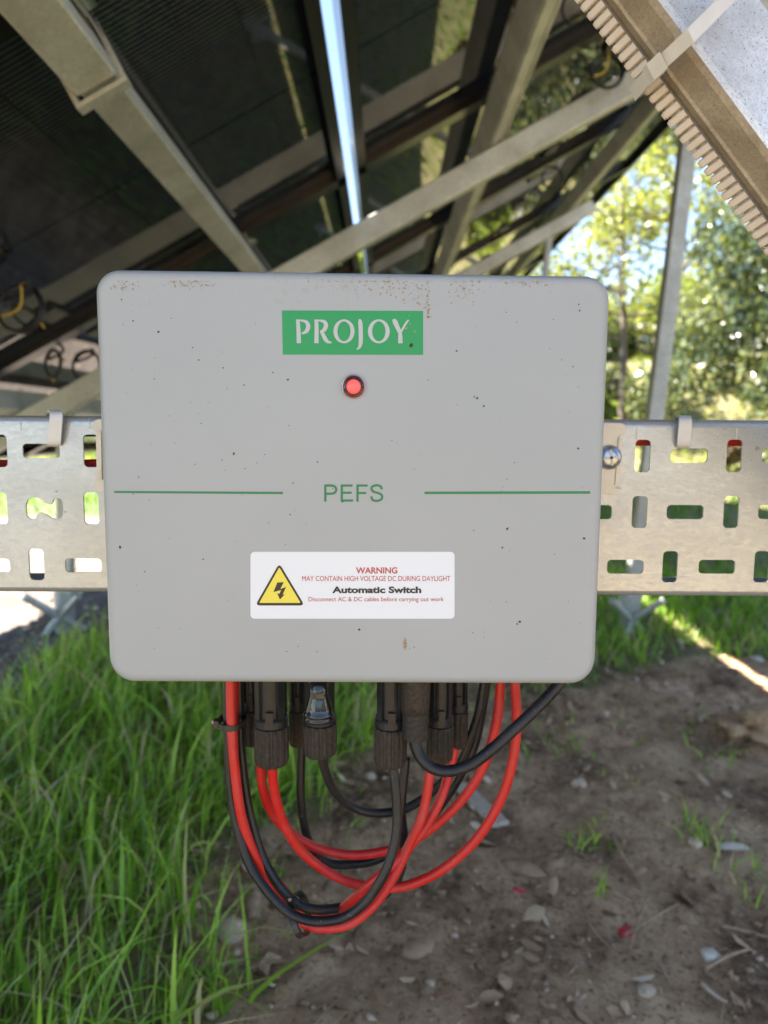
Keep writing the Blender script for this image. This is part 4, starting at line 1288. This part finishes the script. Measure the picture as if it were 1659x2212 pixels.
# pale slat of wood lying on the soil
g0 = G(1000, 1708); g1 = G(1075, 1785)
g0.z = hgt(g0.x, g0.y) + 0.008; g1.z = hgt(g1.x, g1.y) + 0.008
M['wood'] = simple('pale weathered wood', (0.50, 0.41, 0.31), 0.8, 0, 0.2, 90, 0.3, 300)
mb = MB(); d = (g1 - g0).normalized(); mb.cbox((g0 + g1) / 2, d, d.cross(Vector((0, 0, 1))), (0, 0, 1), (g1 - g0).length / 2 + 0.01, 0.016, 0.004, 0.003)
tag(mb.build('wood_slat', M['wood']), 'short pale wooden slat lying on the soil behind the red loops', 'slat')
def twig(pts, r, label, mat='twig', cat='twig'):
    P_ = []
    for px, py, z in pts:
        g = G(px, py); P_.append(Vector((g.x, g.y, hgt(g.x, g.y) + z)))
    mb = MB(); q_ = spline(P_, 4); mb.tube(q_, [r * (1 - 0.5 * i / len(q_)) for i in range(len(q_))], 6)
    return tag(mb.build('twig', M[mat], smooth=True), label, cat, 'twigs on the soil')
twig([(1525, 2090, .004), (1570, 2075, .008), (1618, 2052, .006)], 0.003, 'brown twig right of the cream pebble')
twig([(1516, 2115, .004), (1545, 2140, .006), (1572, 2152, .004)], 0.0032, 'pale peeled twig near the bottom right', 'stone')
twig([(1318, 1835, .004), (1335, 1860, .01), (1350, 1880, .006), (1362, 1925, .004)], 0.0035, 'flat straw coloured stalk right of the red loops', 'straw_s') if False else None
twig([(1322, 1815, .006), (1345, 1860, .010), (1375, 1895, .005), (1388, 1930, .003)], 0.0032, 'split straw coloured stalk lying below the small tufts')
twig([(1260, 1935, .004), (1310, 1945, .006), (1365, 1965, .004)], 0.0016, 'thin brown twig above the red scrap')
twig([(1400, 1940, .003), (1385, 1985, .007), (1360, 2040, .004)], 0.0018, 'thin upright twig right of the red scrap')
twig([(1270, 1985, .004), (1300, 2020, .006), (1330, 2045, .004)], 0.0016, 'thin twig left of the red scrap')
twig([(470, 1990, .01), (540, 2030, .012), (600, 2060, .006)], 0.0018, 'grey twig lying at the grass edge')
twig([(1350, 2010, .003), (1420, 1990, .006), (1465, 1965, .004)], 0.0018, 'bent twig between scrap and straw stalk')
twig([(1560, 2000, .003), (1620, 2010, .005), (1680, 2025, .004)], 0.0022, 'brown twig at the right edge, low down')
# dry leaves
def leaf(px, py, s, rot, label, mat='dry'):
    g = G(px, py); z = hgt(g.x, g.y) + 0.004
    n = 14; vs = []; 
    rs = random.Random(px)
    ctr = Vector((g.x, g.y, z + 0.004))
    ring1 = []
    for k in range(n):
        a = 2 * math.pi * k / n
        rr = s * (1 + 0.45 * math.cos(a)) * (0.8 + 0.35 * (k % 2)) * rs.uniform(0.85, 1.1)
        x = rr * math.cos(a) * 1.2; y = rr * math.sin(a) * 0.7
        ring1.append(Vector((g.x + x * math.cos(rot) - y * math.sin(rot), g.y + x * math.sin(rot) + y * math.cos(rot), z + rs.uniform(-0.002, 0.010))))
    th_ = Vector((0, 0, -0.0006))
    vs = ring1 + [ctr] + [p + th_ for p in ring1] + [ctr + th_]
    fs = [(k, (k + 1) % n, n) for k in range(n)] + [(n + 1 + (k + 1) % n, n + 1 + k, 2 * n + 1) for k in range(n)] + [(k, n + 1 + k, n + 1 + (k + 1) % n, (k + 1) % n) for k in range(n)]
    mb = MB(); mb.add(vs, fs); tag(mb.build('dry_leaf', M[mat]), label, 'leaf', 'dry leaves on the soil')
leaf(560, 2105, 0.017, 0.4, 'pale dry leaf below the rounded tan stone')
leaf(440, 2035, 0.014, 1.2, 'brown dry leaf left of the rounded tan stone')
leaf(420, 1985, 0.014, 2.0, 'curled brown leaf in the grass edge above the tan stone')
leaf(250, 1640, 0.014, 0.2, 'dead leaf caught in the middle of the grass')
leaf(745, 2070, 0.016, 2.6, 'grey brown leaf low in the centre')
leaf(760, 1510, 0.022, 0.6, 'brown leaf seen between the connectors')
leaf(1240, 2180, 0.012, 0.9, 'small leaf near the bottom edge, right of centre')
leaf(1610, 2170, 0.012, 1.9, 'small leaf near the bottom right corner')
leaf(620, 1980, 0.015, 1.0, 'dark leaf under the lowest cable tie')
# uncountable small gravel and crumbs
random.seed(9)
proto = []
for s in range(6):
    bm = rock_mesh(s + 50, 1, random.uniform(0.6, 0.9), random.uniform(0.4, 0.7), 1, 0.5)
    vv = np.array([v.co[:] for v in bm.verts]); ff = [tuple(v.index for v in f.verts) for f in bm.faces]; bm.free()
    proto.append((vv, ff))
def crumbs(name, n, mat, smin, smax, label, area=(-1.2, 1.5, 0.55, 2.6), pale=False):
    allv = []; allf = []; b = 0; c = 0
    while c < n:
        x = random.uniform(area[0], area[1]); y = random.uniform(area[2], area[3])
        if turf_at(x, y) > 0.6: 
            if random.random() > 0.15: continue
        vv, ff = proto[random.randrange(6)]
        s = smin + (smax - smin) * random.random() ** 4
        a = random.uniform(0, 6.3); ca, sa = math.cos(a), math.sin(a)
        q = vv * s
        q = np.stack([q[:, 0] * ca - q[:, 1] * sa + x, q[:, 0] * sa + q[:, 1] * ca + y, q[:, 2] + hgt(x, y) + s * 0.15], 1)
        allv += q.tolist(); allf += [tuple(i + b for i in f) for f in ff]; b += len(q); c += 1
    o = mesh_obj(name, allv, allf, mat, smooth=True)
    tag(o, label, 'gravel', kind='stuff')
crumbs('soil_crumbs', 5200, M['stoned'], 0.0015, 0.009, 'dark crumbs of earth scattered over the soil')
crumbs('gravel', 600, M['stone'], 0.0015, 0.008, 'small pale gravel scattered over the soil')
def flakes(name, n, mat, label):
    vs = []; fs = []; rv = []
    c = 0
    while c < n:
        x = random.uniform(-0.9, 1.4); y = random.uniform(0.6, 2.4)
        if noise.noise(Vector((x * 4, y * 4, 77))) < random.uniform(-0.4, 0.3): continue
        s_ = 0.003 + 0.011 * random.random() ** 2.5; e = random.uniform(0.3, 0.8)
        z = hgt(x, y) + 0.002 + s_ * 0.15
        q = Matrix.Rotation(random.uniform(0, 6.3), 3, 'Z') @ Matrix.Rotation(random.gauss(0, 0.45), 3, 'X') @ Matrix.Rotation(random.gauss(0, 0.35), 3, 'Y')
        b = len(vs); r_ = random.random()
        for (px, py, pz) in ((-1.3, 0, .15), (-.5, -e, -.05), (.5, -e * .8, 0), (1.3, .1, .2), (.4, e, -.05), (-.6, e * .9, .1), (0, 0, .22)):
            v = q @ Vector((px * s_, py * s_, pz * s_)); vs.append((x + v.x, y + v.y, z + v.z)); rv.append(r_)
        fs += [(b + i, b + (i + 1) % 6, b + 6) for i in range(6)]
        c += 1
    o = mesh_obj(name, vs, fs, mat)
    a = o.data.attributes.new('rnd', 'FLOAT', 'POINT'); a.data.foreach_set('value', rv)
    tag(o, label, 'litter', kind='stuff')
M['litter'] = leaf_mat('leaf litter', [(0.0, (0.14, 0.08, 0.04)), (0.5, (0.38, 0.235, 0.13)), (0.85, (0.56, 0.39, 0.24)), (1.0, (0.70, 0.56, 0.40))], 0.05, 0.8)
flakes('leaf_litter', 3600, M['litter'], 'brown flakes of leaf litter over the bare soil')
crumbs('pale_gravel', 2600, M['stone'], 0.003, 0.016, 'pale gravel on the sunlit ground at the left', (-3.6, -0.95, 1.7, 6.0))

# ------------------------------------------------------------------ trees, hedge
def leaf_cloud(name, centers, radii, n, size, mat, parent=None, flat_=0.6, **kw):
    """many small leaf faces through a set of clumps"""
    cen = np.array(centers); rad_ = np.array(radii)
    w = rad_ ** 2.2; w /= w.sum()
    idx = rng.choice(len(cen), n, p=w)
    d = rng.normal(0, 1, (n, 3)); d /= np.linalg.norm(d, axis=1)[:, None]
    r = rad_[idx] * rng.uniform(0.15, 1, n) ** 0.5
    c = cen[idx] + d * r[:, None]
    a = rng.normal(0, 1, (n, 3)); a /= np.linalg.norm(a, axis=1)[:, None]
    b = np.cross(a, rng.normal(0, 1, (n, 3))); b /= np.linalg.norm(b, axis=1)[:, None]
    s = size * rng.uniform(0.5, 1.3, n)[:, None]
    v = np.stack([c - a * s * 0.6, c + b * s * 0.42, c + a * s * 0.7, c - b * s * 0.42], 1).reshape(-1, 3)
    me = bpy.data.meshes.new(name)
    me.vertices.add(4 * n); me.vertices.foreach_set('co', v.reshape(-1).astype(np.float32))
    me.loops.add(4 * n); me.loops.foreach_set('vertex_index', np.arange(4 * n, dtype=np.int32))
    me.polygons.add(n); me.polygons.foreach_set('loop_start', (np.arange(n) * 4).astype(np.int32))
    me.update(calc_edges=True)
    at = me.attributes.new('rnd', 'FLOAT', 'POINT')
    cl = rng.uniform(0, 1, len(cen))[idx]
    at.data.foreach_set('value', np.repeat(np.clip(0.55 * cl + 0.45 * rng.uniform(0, 1, n), 0, 1), 4).astype(np.float32))
    me.materials.append(mat)
    return link(name, me, parent, **kw)

def tree(x, y, h, cr, mat, nleaf, lsize, seed, label, cat='tree', low=0.3, nlimb=16):
    rs = random.Random(seed)
    z0 = hgt(x, y)
    t = thing('tree', (x, y, z0), label, cat, 'trees beyond the panels')
    base = Vector((x, y, z0 - 0.1)); top = Vector((x + rs.uniform(-.4, .4), y, z0 + h * 0.92))
    mid = base.lerp(top, 0.5) + Vector((rs.uniform(-.3, .3), 0, 0))
    mb = MB(); sp = spline([base, mid, top], 6)
    mb.tube(sp, [0.035 * h * 0.5 * (1 - 0.9 * i / (len(sp) - 1)) + 0.01 for i in range(len(sp))], 8)
    tips = []; rr = []
    for i in range(nlimb):
        f = low + (0.95 - low) * i / nlimb
        p = sp[int(f * (len(sp) - 1))]
        a = rs.uniform(0, 6.3); L = cr * (0.55 + 0.5 * rs.random()) * (1 - 0.5 * max(0, f - 0.6) / 0.4)
        q = p + Vector((math.cos(a) * L, math.sin(a) * L, L * rs.uniform(0.15, 0.7)))
        m_ = p.lerp(q, 0.5) + Vector((0, 0, -0.08 * L))
        lp = spline([p, m_, q], 4)
        mb.tube(lp, [0.012 * h * 0.4 * (1 - 0.85 * j / (len(lp) - 1)) + 0.006 for j in range(len(lp))], 5)
        for k in range(3):
            e = lp[4 + k] + Vector((rs.uniform(-.5, .5), rs.uniform(-.5, .5), rs.uniform(-.1, .5))) * cr * 0.4
            mb.tube([lp[4 + k], e], [0.012, 0.004], 4)
            tips.append(e); rr.append(cr * rs.uniform(0.14, 0.30))
        tips.append(q); rr.append(cr * rs.uniform(0.16, 0.34))
    mb.build('trunk', M['bark'], t, smooth=True)
    leaf_cloud('crown', tips, rr, nleaf, lsize, mat, t)
    return t
tree(4.5, 13.5, 5.2, 1.7, M['olive'], 2600, 0.085, 3, 'yellow green spring tree against the sky, just above the box corner', low=0.45)
tree(5.6, 14.5, 6.4, 2.0, M['olive'], 6500, 0.10, 5, 'yellowish tree behind the right post', low=0.25)
tree(8.6, 15.5, 8.5, 2.6, M['bush'], 12000, 0.14, 8, 'tall light green tree behind the ivy hedge', low=0.25)
tree(0.2, 19.0, 5.0, 1.9, M['bush'], 8000, 0.14, 12, 'light green tree hidden behind the far end of the panels', low=0.25)
tree(-4.5, 21.0, 6.5, 2.6, M['ivy'], 11000, 0.15, 14, 'dark leafy tree beyond the lawn on the left', low=0.2)
tree(-9.5, 19.0, 6.5, 2.6, M['bush'], 11000, 0.15, 15, 'light green tree beyond the lawn at the far left', low=0.2)
tree(12.5, 4.0, 7.0, 2.8, M['ivy'], 12000, 0.15, 16, 'dark tree standing to the right of the table', low=0.2)
def hedge(name, pts, h, wdt, mat, n, lsize, label, cat='hedge', seed=0, low=0.0, cr=(0.35, 0.8)):
    rs = random.Random(seed)
    t = thing(name, (pts[0][0], pts[0][1], 0), label, cat)
    cs = []; rr = []; mb = MB()
    tot = 0
    for (a, b) in zip(pts, pts[1:]):
        L = math.hypot(b[0] - a[0], b[1] - a[1]); m_ = int(L * h * 1.9)
        for i in range(m_):
            f = rs.random(); x = a[0] + (b[0] - a[0]) * f + rs.uniform(-wdt, wdt); y = a[1] + (b[1] - a[1]) * f + rs.uniform(-wdt, wdt)
            hh_ = h * (0.75 + 0.3 * noise.noise(Vector((x * 0.5, y * 0.5, seed))))
            cs.append((x, y, hgt(x, y) + low + rs.random() * hh_)); rr.append(rs.uniform(*cr))
        for i in range(int(L * 1.5)):
            f = rs.random(); x = a[0] + (b[0] - a[0]) * f; y = a[1] + (b[1] - a[1]) * f
            mb.tube(spline([Vector((x, y, hgt(x, y) - 0.1)), Vector((x + rs.uniform(-.4, .4), y, h * 0.4)), Vector((x + rs.uniform(-.9, .9), y, h * 0.85))], 4), [0.05 - 0.005 * j for j in range(9)], 5)
    mb.build('stems', M['bark'], t, smooth=True, kind='stuff')
    leaf_cloud('foliage', cs, rr, n, lsize, mat, t)
hedge('ivy_hedge', [(4.5, 10.6), (6.6, 8.6), (8.6, 7.0), (10.5, 2.0)], 4.6, 0.6, M['ivy'], 70000, 0.085, 'tall glossy ivy hedge right of the pale post', 'hedge', 2)
hedge('grey_bush', [(4.6, 15.4), (6.0, 14.6)], 2.5, 0.5, M['ivy'], 16000, 0.10, 'grey green bush between the box corner and the pale post', 'bush', 12, cr=(0.3, 0.6))
hedge('bramble_bank', [(3.9, 10.2), (5.2, 8.8), (7.0, 7.2)], 0.75, 0.4, M['brownleaf'], 9000, 0.07, 'brown brambles at the foot of the ivy hedge', 'brambles', 4, cr=(0.15, 0.3))
hedge('lime_bushes', [(3.0, 15.5), (4.6, 13.2)], 1.5, 0.5, M['bush'], 14000, 0.08, 'lime green bushes between the box corner and the pale post', 'bushes', 6, cr=(0.25, 0.5))
hedge('far_hedge', [(-22, 26), (-8, 27), (4, 27), (16, 26), (30, 18)], 3.4, 1.0, M['ivy'], 60000, 0.24, 'distant dark hedge closing the view behind the trees', 'hedge', 7, cr=(0.8, 1.6))
hedge('rear_hedge', [(16, -6), (13, -20), (2, -24), (-10, -22)], 3.0, 0.8, M['ivy'], 20000, 0.22, 'hedge round the field behind the viewpoint', 'hedge', 9, cr=(0.7, 1.3))
